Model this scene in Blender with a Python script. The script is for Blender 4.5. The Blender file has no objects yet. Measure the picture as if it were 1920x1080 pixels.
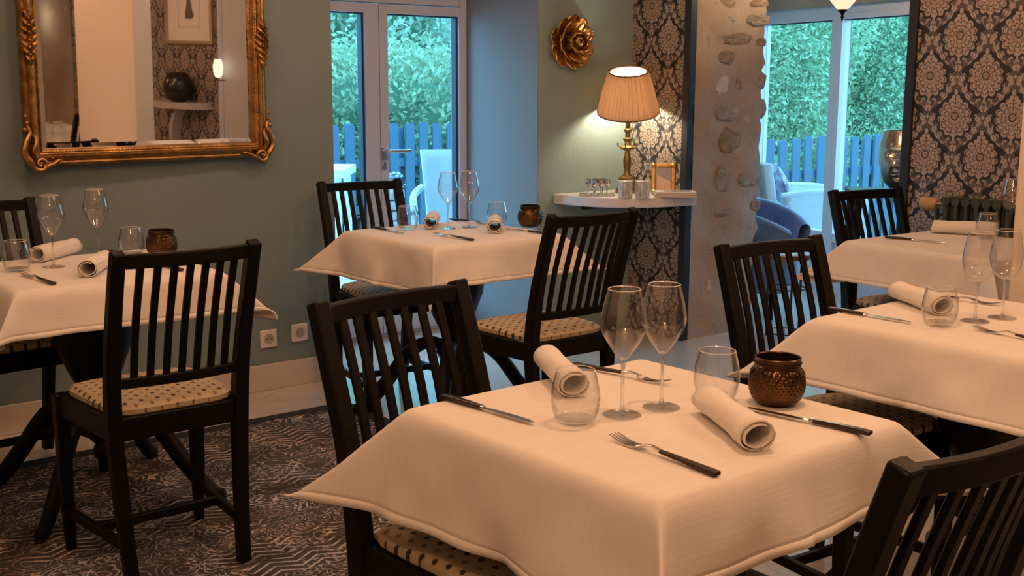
import bpy, bmesh, math, random
import numpy as np
from mathutils import Vector, Matrix
sc = bpy.context.scene
C = sc.collection
PI = math.pi
rad = math.radians
# ------------------------------------------------------------------ camera, light, exposure
H = 1.333
F, PITCH, ROLL, YAW = 2200.0, rad(9.91), rad(.245), rad(38.465)
fw = Vector((math.sin(YAW)*math.cos(PITCH), math.cos(YAW)*math.cos(PITCH), -math.sin(PITCH)))
r0 = Vector((math.cos(YAW), -math.sin(YAW), 0)); u0 = r0.cross(fw)
rr = r0*math.cos(ROLL)+u0*math.sin(ROLL); uu = -r0*math.sin(ROLL)+u0*math.cos(ROLL)
cam = bpy.data.cameras.new('camera'); cam.sensor_width = 36; cam.lens = F/1920*36
cam.clip_start = .05; cam.clip_end = 200
co = bpy.data.objects.new('camera', cam); C.objects.link(co); sc.camera = co
M4 = Matrix((rr, uu, -fw)).transposed().to_4x4(); M4.translation = (0, 0, H); co.matrix_world = M4
w = bpy.data.worlds.new('world'); sc.world = w; w.use_nodes = True
bg = w.node_tree.nodes['Background']; bg.inputs[0].default_value = (.225, .62, .96, 1); bg.inputs[1].default_value = 7.4
WARM = (1.0, .545, .305)
def lamp(x, y, z, e, r=.07, col=WARM):
    l = bpy.data.lights.new('ceiling_lamp_light', 'POINT'); l.energy = e; l.color = col; l.shadow_soft_size = r
    o = bpy.data.objects.new('ceiling_lamp_light', l); C.objects.link(o); o.location = (x, y, z); return o
for a in ((1.6, 1.25, 2.42, 30), (-.1, .3, 2.3, 36), (2.3, 3.2, 2.42, 19), (.9, 3.2, 2.42, 21), (3.1, .9, 2.42, 22), (3.7, 2.5, 2.42, 12), (2.4, -1.6, 2.4, 34)):
    lamp(*a)
sc.view_settings.view_transform = 'Standard'; sc.view_settings.look = 'None'
sc.view_settings.exposure = 0; sc.view_settings.gamma = 1; sc.view_settings.use_curve_mapping = False
sc.cycles.max_bounces = 10; sc.cycles.transparent_max_bounces = 40; sc.cycles.caustics_refractive = False
sc.cycles.sample_clamp_indirect = 4; sc.cycles.use_denoising = True
rnd = random.Random(7)

# ------------------------------------------------------------------ materials
def nmat(name):
    m = bpy.data.materials.new(name); m.use_nodes = True
    nt = m.node_tree; return m, nt, nt.nodes['Principled BSDF'], nt.nodes['Material Output']
MATS = {}
def mat(name, col, rough=.5, metal=0, bump=0, bscale=200, var=0, vscale=6, spec=.5, coat=0, sheen=0, stretch=None):
    if name in MATS: return MATS[name]
    m, nt, b, out = nmat(name)
    b.inputs['Base Color'].default_value = (*col, 1); b.inputs['Roughness'].default_value = rough
    b.inputs['Metallic'].default_value = metal; b.inputs['Specular IOR Level'].default_value = spec
    b.inputs['Coat Weight'].default_value = coat; b.inputs['Sheen Weight'].default_value = sheen
    tc = nt.nodes.new('ShaderNodeTexCoord'); src = tc.outputs['Object']
    if stretch:
        mp = nt.nodes.new('ShaderNodeMapping'); mp.inputs['Scale'].default_value = stretch
        nt.links.new(src, mp.inputs[0]); src = mp.outputs[0]
    if bump:
        n = nt.nodes.new('ShaderNodeTexNoise'); n.inputs['Scale'].default_value = bscale; n.inputs['Detail'].default_value = 4
        nt.links.new(src, n.inputs['Vector'])
        bp = nt.nodes.new('ShaderNodeBump'); bp.inputs['Strength'].default_value = bump; bp.inputs['Distance'].default_value = .004
        nt.links.new(n.outputs[0], bp.inputs['Height']); nt.links.new(bp.outputs[0], b.inputs['Normal'])
    if var:
        n = nt.nodes.new('ShaderNodeTexNoise'); n.inputs['Scale'].default_value = vscale; n.inputs['Detail'].default_value = 6
        nt.links.new(src, n.inputs['Vector'])
        mx = nt.nodes.new('ShaderNodeMix'); mx.data_type = 'RGBA'
        mx.inputs[6].default_value = (*[c*(1-var) for c in col], 1); mx.inputs[7].default_value = (*[min(1, c*(1+var)) for c in col], 1)
        rp = nt.nodes.new('ShaderNodeMapRange'); rp.inputs[1].default_value = .3; rp.inputs[2].default_value = .7
        nt.links.new(n.outputs[0], rp.inputs[0]); nt.links.new(rp.outputs[0], mx.inputs[0]); nt.links.new(mx.outputs[2], b.inputs['Base Color'])
    MATS[name] = m; return m
def emit(name, col, s):
    m, nt, b, out = nmat(name); b.inputs['Base Color'].default_value = (*col, 1)
    b.inputs['Emission Color'].default_value = (*col, 1); b.inputs['Emission Strength'].default_value = s; return m
class X:      # expression -> math nodes
    nt = None
    def __init__(s, v): s.v = v
    @staticmethod
    def op(o, *a):
        n = X.nt.nodes.new('ShaderNodeMath'); n.operation = o
        for i, q in enumerate(a):
            q = q.v if isinstance(q, X) else q
            if isinstance(q, (int, float)): n.inputs[i].default_value = q
            else: X.nt.links.new(q, n.inputs[i])
        return X(n.outputs[0])
    def __add__(s, o): return X.op('ADD', s, o)
    __radd__ = __add__
    def __sub__(s, o): return X.op('SUBTRACT', s, o)
    def __rsub__(s, o): return X.op('SUBTRACT', o, s)
    def __mul__(s, o): return X.op('MULTIPLY', s, o)
    __rmul__ = __mul__
    def __truediv__(s, o): return X.op('DIVIDE', s, o)
    def __lt__(s, o): return X.op('LESS_THAN', s, o)
    def __gt__(s, o): return X.op('GREATER_THAN', s, o)
def fn(o): return lambda *a: X.op(o, *a)
xabs, xsin, xcos, xmin, xmax, xsqrt, xatan2, xfloor, xround, xmod, xpow = map(fn, ('ABSOLUTE', 'SINE', 'COSINE', 'MINIMUM', 'MAXIMUM', 'SQRT', 'ARCTAN2', 'FLOOR', 'ROUND', 'FLOORED_MODULO', 'POWER'))
def sstep(a, b, x):
    n = X.nt.nodes.new('ShaderNodeMapRange'); n.interpolation_type = 'SMOOTHSTEP'
    n.inputs[1].default_value = a; n.inputs[2].default_value = b; X.nt.links.new(x.v, n.inputs[0]); return X(n.outputs[0])
def noise(vec, scale, detail=4, out=0):
    n = X.nt.nodes.new('ShaderNodeTexNoise'); n.inputs['Scale'].default_value = scale; n.inputs['Detail'].default_value = detail
    if vec is not None: X.nt.links.new(vec, n.inputs['Vector'])
    return X(n.outputs[0])
def mixc(f, a, b):
    n = X.nt.nodes.new('ShaderNodeMix'); n.data_type = 'RGBA'
    if isinstance(f, X): X.nt.links.new(f.v, n.inputs[0])
    else: n.inputs[0].default_value = f
    for i, q in ((6, a), (7, b)):
        if isinstance(q, tuple): n.inputs[i].default_value = (*q, 1)
        else: X.nt.links.new(q, n.inputs[i])
    return n.outputs[2]
def coords(nt, kind='Object'):
    X.nt = nt
    tc = nt.nodes.new('ShaderNodeTexCoord'); s = nt.nodes.new('ShaderNodeSeparateXYZ'); nt.links.new(tc.outputs[kind], s.inputs[0])
    return tc.outputs[kind], X(s.outputs[0]), X(s.outputs[1]), X(s.outputs[2])

def thin_glass(name, tint=(1, 1, 1), refl=1.0, edge=.0, rough=0.0):
    m, nt, b, out = nmat(name); nt.nodes.remove(b)
    t = nt.nodes.new('ShaderNodeBsdfTransparent'); t.inputs[0].default_value = (*tint, 1)
    g = nt.nodes.new('ShaderNodeBsdfGlossy'); g.inputs['Roughness'].default_value = rough
    lw = nt.nodes.new('ShaderNodeLayerWeight'); lw.inputs[0].default_value = .5; X.nt = nt
    fc = X(lw.outputs['Facing']); fr = xmin((xpow(fc, 3.6)*.95+.04)*refl, X.op('ADD', .97, 0))
    mx = nt.nodes.new('ShaderNodeMixShader'); nt.links.new(fr.v, mx.inputs[0])
    nt.links.new(t.outputs[0], mx.inputs[1]); nt.links.new(g.outputs[0], mx.inputs[2]); last = mx.outputs[0]
    if edge: nt.links.new(mixc(xpow(fc, 2.6), tint, (edge, edge, edge)), t.inputs[0])
    nt.links.new(last, out.inputs[0]); return m

def damask(name, axis, W=.25, Hh=.325, ox=0, oz=0):
    m, nt, b, out = nmat(name)
    vec, px, py, pz = coords(nt)
    u = (px if axis == 'x' else py)*(1/W)-ox; v = pz*(1/Hh)-oz
    a1 = xabs(u-xround(u)); b1 = v-xround(v)
    u2 = u+.5; v2 = v+.5
    a2 = xabs(u2-xround(u2)); b2 = v2-xround(v2)
    first = (a1+xabs(b1)) < (a2+xabs(b2))
    x = (a2+first*(a1-a2))*25.0; y = (b2+first*(b1-b2))*32.0           # centimetres from the nearest medallion
    n1 = noise(vec, 60, 2); wob = (n1-.5)*.9
    # ogee border: scroll bands between medallions
    lim = xcos(y*(2*PI/32))*6.25+6.25
    d = lim-x+xsin(y*.75)*.55+wob*.6                                     # distance inside the ogee
    band = sstep(4.3, 3.9, xabs(d+xsin(y*.98)*.7)+xabs(xsin(y*.6+x*.35))*1.5)
    stripes = sstep(.15, .5, xabs(xsin(d*2.3+xsin(y*.8)*1.2)))
    curls = sstep(-.2, .35, xsin(x*1.5+y*.9)+xsin(y*1.7-x*.8)*.8)
    band = band*(stripes*.85+.15)*(curls*.65+.35)
    # medallion: fan of scalloped petals round a heart
    yy = y+1.2; r = xsqrt(x*x*.86+yy*yy); th = xatan2(x, yy)
    lobes = xabs(xsin(th*6.5))
    rim = lobes*1.1+6.5+xcos(th*2)*.5
    med = sstep(.25, -.25, r-rim+wob)
    ring = xabs(xsin((r-lobes*1.1)*1.75)); petal = sstep(.12, .5, ring)*sstep(.05, .3, lobes+sstep(3, 1.5, r))
    dots = sstep(.1, .5, noise(vec, 170, 1)-.12)
    heart = sstep(.25, -.1, xabs(xsqrt(x*x+(yy-.6)*(yy-.6))-1.5)-.22)
    # crown bud above and stem below
    bud = sstep(.25, -.25, xsqrt((x-.95)*(x-.95)+(y-7.0)*(y-7.0))-.95)
    bud2 = sstep(.2, -.2, xsqrt((x-.25)*(x-.25)*2+(y-9.0)*(y-9.0)*.5)-.85)
    bud3 = sstep(.25, -.2, xsqrt((x-2.2)*(x-2.2)+(y-5.6)*(y-5.6))-.85)
    stem = sstep(.45, .2, xabs(x-(y+8.3)*(y+8.3)*.09))*sstep(-12.5, -11.5, y)*sstep(-6.2, -6.8, y)
    core = xmax(xmax(med*(petal*.8+.2), bud), xmax(xmax(bud2, bud3), stem))*(1-heart*.75)
    halo = sstep(1.5, .9, r-rim)                                       # dark ground round the medallion
    f = xmax(core*(dots*.35+.65), band*(1-med)*(1-halo*.9))
    f = xpow(xmax(f, X.op('ADD', 0, 0)), 1.45)
    col = mixc(f, (.014, .013, .018), mixc(sstep(3, 8, r), (.43, .335, .265), (.41, .345, .30)))
    nt.links.new(col, b.inputs['Base Color']); b.inputs['Roughness'].default_value = .55
    bp = nt.nodes.new('ShaderNodeBump'); bp.inputs['Strength'].default_value = .25; bp.inputs['Distance'].default_value = .002
    nt.links.new(f.v, bp.inputs['Height']); nt.links.new(bp.outputs[0], b.inputs['Normal'])
    return m

def rug_mat():
    m, nt, b, out = nmat('distressed_rug')
    vec, px, py, pz = coords(nt)
    n0 = noise(vec, 3.5, 5); n1 = noise(vec, 26, 4); n2 = noise(vec, 120, 2)
    x = px+(n1-.5)*.008; y = py+(n1-.5)*.008
    # rows of chevrons and scrolls along x, broken up by wear
    yy = y+xsin(x*2.1)*.015; k = xfloor(yy/.25); t = yy/.25-k; odd = xmod(k, 2)
    zig = xabs(xmod(x*15, 2)-1); chev = sstep(.25, .55, xabs(xsin(zig*3.6+t*24)))
    vor = nt.nodes.new('ShaderNodeTexVoronoi'); vor.inputs['Scale'].default_value = 8.5; nt.links.new(vec, vor.inputs['Vector']); vd = X(vor.outputs['Distance'])
    sc1 = sstep(.22, .5, xabs(xsin(vd*21+noise(vec, 34, 1)*4))); sc2 = sstep(.2, .5, xabs(xsin(noise(vec, 20, 1)*30)))
    vo2 = nt.nodes.new('ShaderNodeTexVoronoi'); vo2.inputs['Scale'].default_value = 60; nt.links.new(vec, vo2.inputs['Vector'])
    fleck = sstep(.5, .2, X(vo2.outputs['Distance']))
    mk_ = sstep(.46, .54, noise(vec, 4.5, 2)); m2 = sstep(.48, .55, noise(vec, 6, 1))
    f = mk_*odd*(1-chev)+(1-mk_)*(1-sc1)*(m2*.6+.4)+mk_*(1-odd)*(1-sc2)*.8+m2*fleck*.7
    f = xmin(f, X.op('ADD', 1, 0))*sstep(.0, .05, xabs(t-.5))
    border = sstep(.008, .004, xabs(xabs(px+1.43+.04)-.02))              # twin line of the side border
    f = xmax(f*(sstep(.36, .62, n0*.6+n1*.5)*.8+.2), border)
    f = f*(sstep(.3, .6, n2)*.5+.5)
    c1 = mixc(sstep(.4, .6, n0), (.05, .043, .038), (.075, .074, .08))
    c2 = mixc(sstep(.42, .58, noise(vec, 2.2, 3)), (.72, .58, .45), (.58, .59, .64))
    nt.links.new(mixc(f, c1, c2), b.inputs['Base Color']); b.inputs['Roughness'].default_value = .95; b.inputs['Specular IOR Level'].default_value = .1
    bp = nt.nodes.new('ShaderNodeBump'); bp.inputs['Strength'].default_value = .6; bp.inputs['Distance'].default_value = .004
    nt.links.new((n2+f*.6).v, bp.inputs['Height']); nt.links.new(bp.outputs[0], b.inputs['Normal'])
    return m

def seat_mat():
    m, nt, b, out = nmat('spotted_cream_seat_fabric')
    vec, px, py, pz = coords(nt)
    n = noise(vec, 90, 2)
    u = px/.044; v = py/.036
    a1 = u-xround(u); b1 = v-xround(v); a2 = u+.5-xround(u+.5); b2 = v+.5-xround(v+.5)
    d1 = xsqrt(a1*a1*1.6+b1*b1*.8); d2 = xsqrt(a2*a2*1.6+b2*b2*.8)
    s1 = sstep(.2, .12, d1+(n-.5)*.12); s2 = sstep(.2, .12, d2+(n-.5)*.12)
    c = mixc(s2*.75, (.44, .36, .235), (.13, .08, .05)); c = mixc(s1, c, (.035, .022, .016))
    nt.links.new(c, b.inputs['Base Color']); b.inputs['Roughness'].default_value = .85
    bp = nt.nodes.new('ShaderNodeBump'); bp.inputs['Strength'].default_value = .3; bp.inputs['Distance'].default_value = .002
    nt.links.new((n+s1*.5).v, bp.inputs['Height']); nt.links.new(bp.outputs[0], b.inputs['Normal'])
    return m

def linen_mat(name='white_linen', col=(.80, .765, .72)):
    m, nt, b, out = nmat(name)
    vec, px, py, pz = coords(nt, 'UV')
    mp = nt.nodes.new('ShaderNodeMapping'); mp.inputs['Scale'].default_value = (6, 160, 1); nt.links.new(vec, mp.inputs[0])
    slub = noise(mp.outputs[0], 1.0, 3); big = noise(vec, 5, 3)
    nt.links.new(mixc(sstep(.35, .7, slub), tuple(c*.965 for c in col), col), b.inputs['Base Color'])
    b.inputs['Roughness'].default_value = .9; b.inputs['Specular IOR Level'].default_value = .15; b.inputs['Sheen Weight'].default_value = .1
    bp = nt.nodes.new('ShaderNodeBump'); bp.inputs['Strength'].default_value = .17; bp.inputs['Distance'].default_value = .003
    nt.links.new((slub*.8+big*2.5).v, bp.inputs['Height']); nt.links.new(bp.outputs[0], b.inputs['Normal'])
    return m

def plaster_mat():
    m, nt, b, out = nmat('rough_lime_plaster')
    vec, px, py, pz = coords(nt)
    n0 = noise(vec, 2.5, 5); n1 = noise(vec, 14, 6); n2 = noise(vec, 80, 3)
    c = mixc(sstep(.35, .65, n0), (.37, .285, .215), (.46, .36, .275)); c = mixc(sstep(.60, .72, n1)*.55, c, (.28, .23, .18)); c = mixc(sstep(.66, .74, noise(vec, 7, 3))*.6, c, (.58, .53, .47))
    nt.links.new(c, b.inputs['Base Color']); b.inputs['Roughness'].default_value = .9
    bp = nt.nodes.new('ShaderNodeBump'); bp.inputs['Strength'].default_value = .7; bp.inputs['Distance'].default_value = .012
    nt.links.new((n1+n2*.3).v, bp.inputs['Height']); nt.links.new(bp.outputs[0], b.inputs['Normal'])
    return m

def floor_mat():
    m, nt, b, out = nmat('polished_pale_floor')
    vec, px, py, pz = coords(nt)
    n0 = noise(vec, 2.2, 6); n1 = noise(vec, 11, 5)
    c = mixc(sstep(.3, .7, n0), (.60, .545, .475), (.70, .64, .57)); c = mixc(sstep(.62, .7, n1)*.5, c, (.36, .34, .33))
    nt.links.new(c, b.inputs['Base Color'])
    nt.links.new((n1*.12+.12).v, b.inputs['Roughness']); b.inputs['Specular IOR Level'].default_value = .8; b.inputs['Coat Weight'].default_value = .7; b.inputs['Coat Roughness'].default_value = .09
    bp = nt.nodes.new('ShaderNodeBump'); bp.inputs['Strength'].default_value = .06; bp.inputs['Distance'].default_value = .004
    nt.links.new(n1.v, bp.inputs['Height']); nt.links.new(bp.outputs[0], b.inputs['Normal'])
    return m

def leaf_mat(name, c1, c2):
    m, nt, b, out = nmat(name)
    X.nt = nt
    tc = nt.nodes.new('ShaderNodeTexCoord'); n = noise(tc.outputs['Object'], 9, 3); n2 = noise(tc.outputs['Object'], 45, 1)
    nt.links.new(mixc(sstep(.32, .68, n*.5+n2*.5), c1, c2), b.inputs['Base Color']); b.inputs['Roughness'].default_value = .4
    tr = nt.nodes.new('ShaderNodeBsdfTranslucent'); tr.inputs[0].default_value = (*c2, 1)
    mx = nt.nodes.new('ShaderNodeMixShader'); mx.inputs[0].default_value = .3
    nt.links.new(b.outputs[0], mx.inputs[1]); nt.links.new(tr.outputs[0], mx.inputs[2]); nt.links.new(mx.outputs[0], out.inputs[0])
    return m

PAINT = mat('grey_teal_wall_paint', (.175, .235, .25), .75, bump=.25, bscale=60, var=.06, vscale=3)
GREENP = mat('sage_wall_paint', (.26, .355, .345), .75, bump=.25, bscale=60, var=.05, vscale=3)
CREAM = mat('cream_wall_paint', (.74, .66, .56), .8, bump=.2, bscale=50)
CEIL = mat('ceiling_white', (.70, .66, .60), .9)
WHITEP = mat('daylight_tinted_white_lacquer', (.58, .65, .77), .4)  # white paint with the blue cast of daylight mixed into its colour
SKIRT = mat('cream_skirting_paint', (.60, .54, .47), .5)
BLACKW = mat('black_stained_wood', (.0045, .0036, .0032), .45, bump=.15, bscale=30, stretch=(8, 8, 1), spec=.16)
DARKTRIM = mat('black_trim_paint', (.012, .014, .02), .5)
GOLD = mat('antique_gold_leaf', (.36, .20, .07), .38, 1, bump=.5, bscale=70, var=.45, vscale=25)
GOLDF = mat('gold_leaf_petals', (.62, .38, .15), .42, 1, bump=.4, bscale=90, var=.25, vscale=30)
BRASS = mat('aged_brass', (.30, .20, .075), .4, 1, bump=.3, bscale=80, var=.35, vscale=30)
SILVER = mat('polished_silver', (.80, .77, .74), .14, 1)
STEEL = mat('cutlery_steel', (.62, .59, .56), .22, 1)
HANDLE = mat('dark_bronze_handle', (.045, .03, .022), .28, .6)
BRONZE = mat('bronze_mercury_glass', (.095, .048, .02), .16, .85, var=.4, vscale=40)
BRONZED = mat('dark_bronze_band', (.06, .035, .018), .35, .9)
CHROME = mat('brushed_chrome', (.55, .56, .58), .3, 1)
GREENR = mat('dark_green_radiator_enamel', (.045, .06, .05), .4)
WOODK = mat('pale_turned_wood', (.48, .33, .17), .5, var=.25, vscale=40)
LINEN = linen_mat(); NAPK = linen_mat('napkin_linen', (.80, .755, .70))
SEAT = seat_mat(); RUG = rug_mat(); PLASTER = plaster_mat(); FLOOR = floor_mat()
RUGB = mat('charcoal_rug_binding', (.02, .018, .018), .95)
DAM = damask('damask_wallpaper', 'y', ox=.26, oz=.23)
DAM2 = damask('damask_wallpaper_far_strip', 'y', ox=.31, oz=-.16)
GLASS = thin_glass('wine_glass_crystal', (.985, .985, .985), 1.25, edge=.92)
SOLIDG, _nt, _b, _o = nmat('solid_glass'); _b.inputs['Transmission Weight'].default_value = 1; _b.inputs['Roughness'].default_value = .0; _b.inputs['IOR'].default_value = 1.45
_t = _nt.nodes.new('ShaderNodeBsdfTransparent'); _m = _nt.nodes.new('ShaderNodeMixShader'); _m.inputs[0].default_value = .5
_nt.links.new(_b.outputs[0], _m.inputs[1]); _nt.links.new(_t.outputs[0], _m.inputs[2]); _nt.links.new(_m.outputs[0], _o.inputs[0])
TUMB = thin_glass('tumbler_glass', (.985, .985, .985), 1.2, edge=.92)
PANE = thin_glass('window_glass', (.96, .985, .99), .55)
MIRROR = mat('mirror_silvering', (.86, .86, .87), .015, 1)
FENCE = mat('blue_grey_fence_paint', (.05, .12, .185), .7, bump=.3, bscale=40, stretch=(4, 4, .6))
WICKER = mat('white_woven_wicker', (.52, .55, .57), .6, bump=1.0, bscale=90, stretch=(1, 1, 3))
VELVET = mat('blue_velvet', (.10, .18, .37), .8, sheen=.6, var=.25, vscale=12)
NAVYC = mat('dark_navy_cloth', (.03, .05, .12), .8)
TERR = mat('terrace_paver', (.62, .62, .62), .55, var=.15, vscale=9, bump=.2, bscale=40)
GROUND = mat('garden_soil', (.12, .11, .07), .95, var=.3)
STONES = [mat('brown_wall_stone', (.26, .19, .135), .9, bump=.9, bscale=45, var=.35, vscale=22), mat('grey_wall_stone', (.29, .25, .21), .9, bump=.9, bscale=45, var=.35, vscale=22), mat('pale_wall_stone', (.52, .47, .42), .85, bump=.9, bscale=45, var=.3, vscale=22)]
LEAF1 = leaf_mat('laurel_leaf', (.15, .27, .15), (.46, .58, .38)); LEAF2 = leaf_mat('shrub_leaf', (.19, .36, .20), (.50, .66, .42)); LEAF3 = leaf_mat('haze_tinted_tree_leaf', (.30, .46, .34), (.55, .66, .52))  # far tree leaves are paler, distance haze put into their colour
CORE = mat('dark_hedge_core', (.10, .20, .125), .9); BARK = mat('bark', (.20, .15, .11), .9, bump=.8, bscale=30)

# ------------------------------------------------------------------ mesh helpers
class G:
    def __init__(s): s.v = []; s.f = []
    def add(s, vs, fs, mtx=None):
        n = len(s.v)
        s.v += [tuple(mtx @ Vector(q)) if mtx else tuple(q) for q in vs]; s.f += [tuple(i+n for i in q) for q in fs]; return s
    def box(s, x0, x1, y0, y1, z0, z1, mtx=None):
        return s.add([(x, y, z) for x in (x0, x1) for y in (y0, y1) for z in (z0, z1)],
                     [(0, 1, 3, 2), (4, 6, 7, 5), (0, 4, 5, 1), (2, 3, 7, 6), (0, 2, 6, 4), (1, 5, 7, 3)], mtx)
    def lathe(s, prof, n=24, c=(0, 0, 0), mtx=None, rmod=None, caps=True):
        vs = []; fs = []
        for k, (r, z) in enumerate(prof):
            for i in range(n):
                a = 2*PI*i/n; q = r*(rmod(a, k) if rmod else 1); vs.append((c[0]+q*math.cos(a), c[1]+q*math.sin(a), c[2]+z))
        for k in range(len(prof)-1):
            for i in range(n):
                j = (i+1) % n; fs.append((k*n+i, k*n+j, (k+1)*n+j, (k+1)*n+i))
        if caps and prof[0][0] > 1e-5: fs.append(tuple(reversed(range(n))))
        if caps and prof[-1][0] > 1e-5: fs.append(tuple((len(prof)-1)*n+i for i in range(n)))
        return s.add(vs, fs, mtx)
    def tube(s, path, r, n=8, sx=1, sy=1, up=(0, 0, 1), caps=True, rect=False, mtx=None):
        P = [Vector(p) for p in path]; R = r if isinstance(r, (list, tuple)) else [r]*len(P); vs = []; fs = []
        prof = [(1, 1), (-1, 1), (-1, -1), (1, -1)] if rect else [(math.cos(2*PI*i/n), math.sin(2*PI*i/n)) for i in range(n)]
        n = len(prof)
        for k, p in enumerate(P):
            t = (P[min(k+1, len(P)-1)]-P[max(k-1, 0)]).normalized(); U = Vector(up)
            if abs(t.dot(U)) > .97: U = Vector((1, 0, 0))
            a = t.cross(U).normalized(); b = a.cross(t)
            q = R[k] if isinstance(R[k], (list, tuple)) else (R[k]*sx, R[k]*sy)
            for (ca, cb) in prof: vs.append(p+a*ca*q[0]+b*cb*q[1])
        for k in range(len(P)-1):
            for i in range(n):
                j = (i+1) % n; fs.append((k*n+i, k*n+j, (k+1)*n+j, (k+1)*n+i))
        if caps: fs.append(tuple(reversed(range(n)))); fs.append(tuple((len(P)-1)*n+i for i in range(n)))
        return s.add(vs, fs, mtx)
    def prism(s, poly, z0, z1, mtx=None):
        n = len(poly)
        return s.add([(x, y, z0) for x, y in poly]+[(x, y, z1) for x, y in poly],
                     [tuple(reversed(range(n))), tuple(range(n, 2*n))]+[(i, (i+1) % n, n+(i+1) % n, n+i) for i in range(n)], mtx)
    def grid(s, fnc, nu, nv, closeu=False, mtx=None):
        vs = [fnc(i/(nu if closeu else nu-1), j/(nv-1)) for j in range(nv) for i in range(nu)]
        fs = []
        for j in range(nv-1):
            for i in range(nu if closeu else nu-1):
                k = (i+1) % nu; fs.append((j*nu+i, j*nu+k, (j+1)*nu+k, (j+1)*nu+i))
        return s.add(vs, fs, mtx)
    def ball(s, c, r, n=14, m=9, sc=(1, 1, 1), mtx=None):
        return s.grid(lambda u, v: (c[0]+r*sc[0]*math.sin(PI*v)*math.cos(2*PI*u), c[1]+r*sc[1]*math.sin(PI*v)*math.sin(2*PI*u), c[2]-r*sc[2]*math.cos(PI*v)), n, m, True, mtx)
    def mesh(s, name, m, smooth=True, fix=True):
        me = bpy.data.meshes.new(name); me.from_pydata(s.v, [], s.f); me.validate()
        if fix:
            bm = bmesh.new(); bm.from_mesh(me); bmesh.ops.remove_doubles(bm, verts=bm.verts, dist=1e-6); bmesh.ops.recalc_face_normals(bm, faces=bm.faces); bm.to_mesh(me); bm.free()
        me.materials.append(m)
        if smooth:
            me.shade_smooth()
            try: me.set_sharp_from_angle(angle=rad(40))
            except Exception: pass
        return me
def link(name, me, parent=None, loc=(0, 0, 0), rotz=0):
    o = bpy.data.objects.new(name, me); C.objects.link(o); o.location = loc; o.rotation_euler = (0, 0, rotz)
    if parent is not None: o.parent = parent
    return o
def obj(name, g, m, parent=None, loc=(0, 0, 0), rotz=0, smooth=True, bevel=0, seg=2, sub=0, solid=None, fix=True):
    o = link(name, g.mesh(name, m, smooth, fix), parent, loc, rotz)
    if solid: md = o.modifiers.new('solid', 'SOLIDIFY'); md.thickness = solid[0]; md.offset = solid[1]
    if bevel:
        md = o.modifiers.new('bevel', 'BEVEL'); md.width = bevel; md.segments = seg; md.limit_method = 'ANGLE'; md.angle_limit = rad(40); md.harden_normals = False
    if sub: md = o.modifiers.new('sub', 'SUBSURF'); md.levels = sub; md.render_levels = sub
    return o
def tag(o, label=None, cat=None, group=None, kind=None):
    if label: o['label'] = label
    if cat: o['category'] = cat
    if group: o['group'] = group
    if kind: o['kind'] = kind
    return o
def thing(name, label, cat, loc=(0, 0, 0), rotz=0, group=None):
    return tag(link(name, None, None, loc, rotz), label, cat, group)
def struct(name, g, m, parent=None, smooth=False, bevel=0, **k):
    o = obj(name, g, m, parent, smooth=smooth, bevel=bevel, **k)
    if parent is None: o['kind'] = 'structure'
    return o
def copy_tree(o, parent=None):
    c = o.copy(); C.objects.link(c)
    if parent is not None: c.parent = parent; c.matrix_parent_inverse = o.matrix_parent_inverse.copy()
    for ch in list(KIDS.get(o.name, [])) or list(o.children): copy_tree(ch, c)
    return c
KIDS = {}
def dup(root, loc, rotz, label, group=None):
    c = copy_tree(root); c.location = loc; c.rotation_euler = (0, 0, rotz); tag(c, label, root.get('category'), group); return c
def bez(pts, n=8):      # Catmull-Rom through points
    P = [Vector(p) for p in pts]; out = []
    for i in range(len(P)-1):
        p0, p1, p2, p3 = P[max(i-1, 0)], P[i], P[i+1], P[min(i+2, len(P)-1)]
        for k in range(n):
            t = k/n
            out.append(.5*((2*p1)+(p2-p0)*t+(2*p0-5*p1+4*p2-p3)*t*t+(3*p1-p0-3*p2+p3)*t*t*t))
    out.append(P[-1]); return out

# ------------------------------------------------------------------ setting
YW, XW = 4.59, 4.46          # faces of the mirror wall and of the wallpaper wall
OL, OR, YD = 2.632, 3.81, 5.22   # door recess
PY0, PY1, XA = 2.92, 4.17, 5.03  # opening in the stone wall, its far face
CH = 2.55
struct('floor', G().box(-1.6, 6.75, -3.4, 5.5, -.06, 0), FLOOR)
struct('ceiling', G().box(-1.6, XA, -3.4, 5.5, CH, CH+.08), CEIL)
struct('wall_left', G().box(-1.6, OL, YW, YD+.1, 0, CH), PAINT)
struct('wall_lintel', G().box(OL, OR, YW, YD+.1, 1.98, CH), PAINT)
struct('wall_corner', G().box(OR, XW, YW, YD+.1, 0, CH), GREENP)
struct('wall_reveal', G().box(OR-.004, OR, YW+.001, YD, 0, 1.98), mat('daylight_toned_reveal_paint', (.225, .225, .235), .7))  # wall paint greyed on this face to offset the blue daylight
struct('wall_end', G().box(-1.66, -1.6, -3.4, YW, 0, CH), CREAM)
struct('wall_rear', G().box(-1.6, XW, -3.46, -3.4, 0, CH), CREAM)
# wallpaper wall, in two lengths either side of the opening
struct('wall_wallpaper_far', G().box(XW, XW+.03, PY1, YW, 0, CH), DAM2)
struct('wall_wallpaper_near', G().box(XW, XW+.03, -3.4, PY0, 0, CH), DAM)
struct('wall_core_near', G().box(XW+.03, XA, -3.4, PY0, 0, CH), PLASTER)
struct('trim_1', G().box(XW-.014, XW+.034, PY1-.006, PY1+.038, 0, CH), DARKTRIM, bevel=.003)
struct('trim_2', G().box(XW-.014, XW+.034, PY0-.038, PY0+.004, 0, CH), DARKTRIM, bevel=.003)
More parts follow.
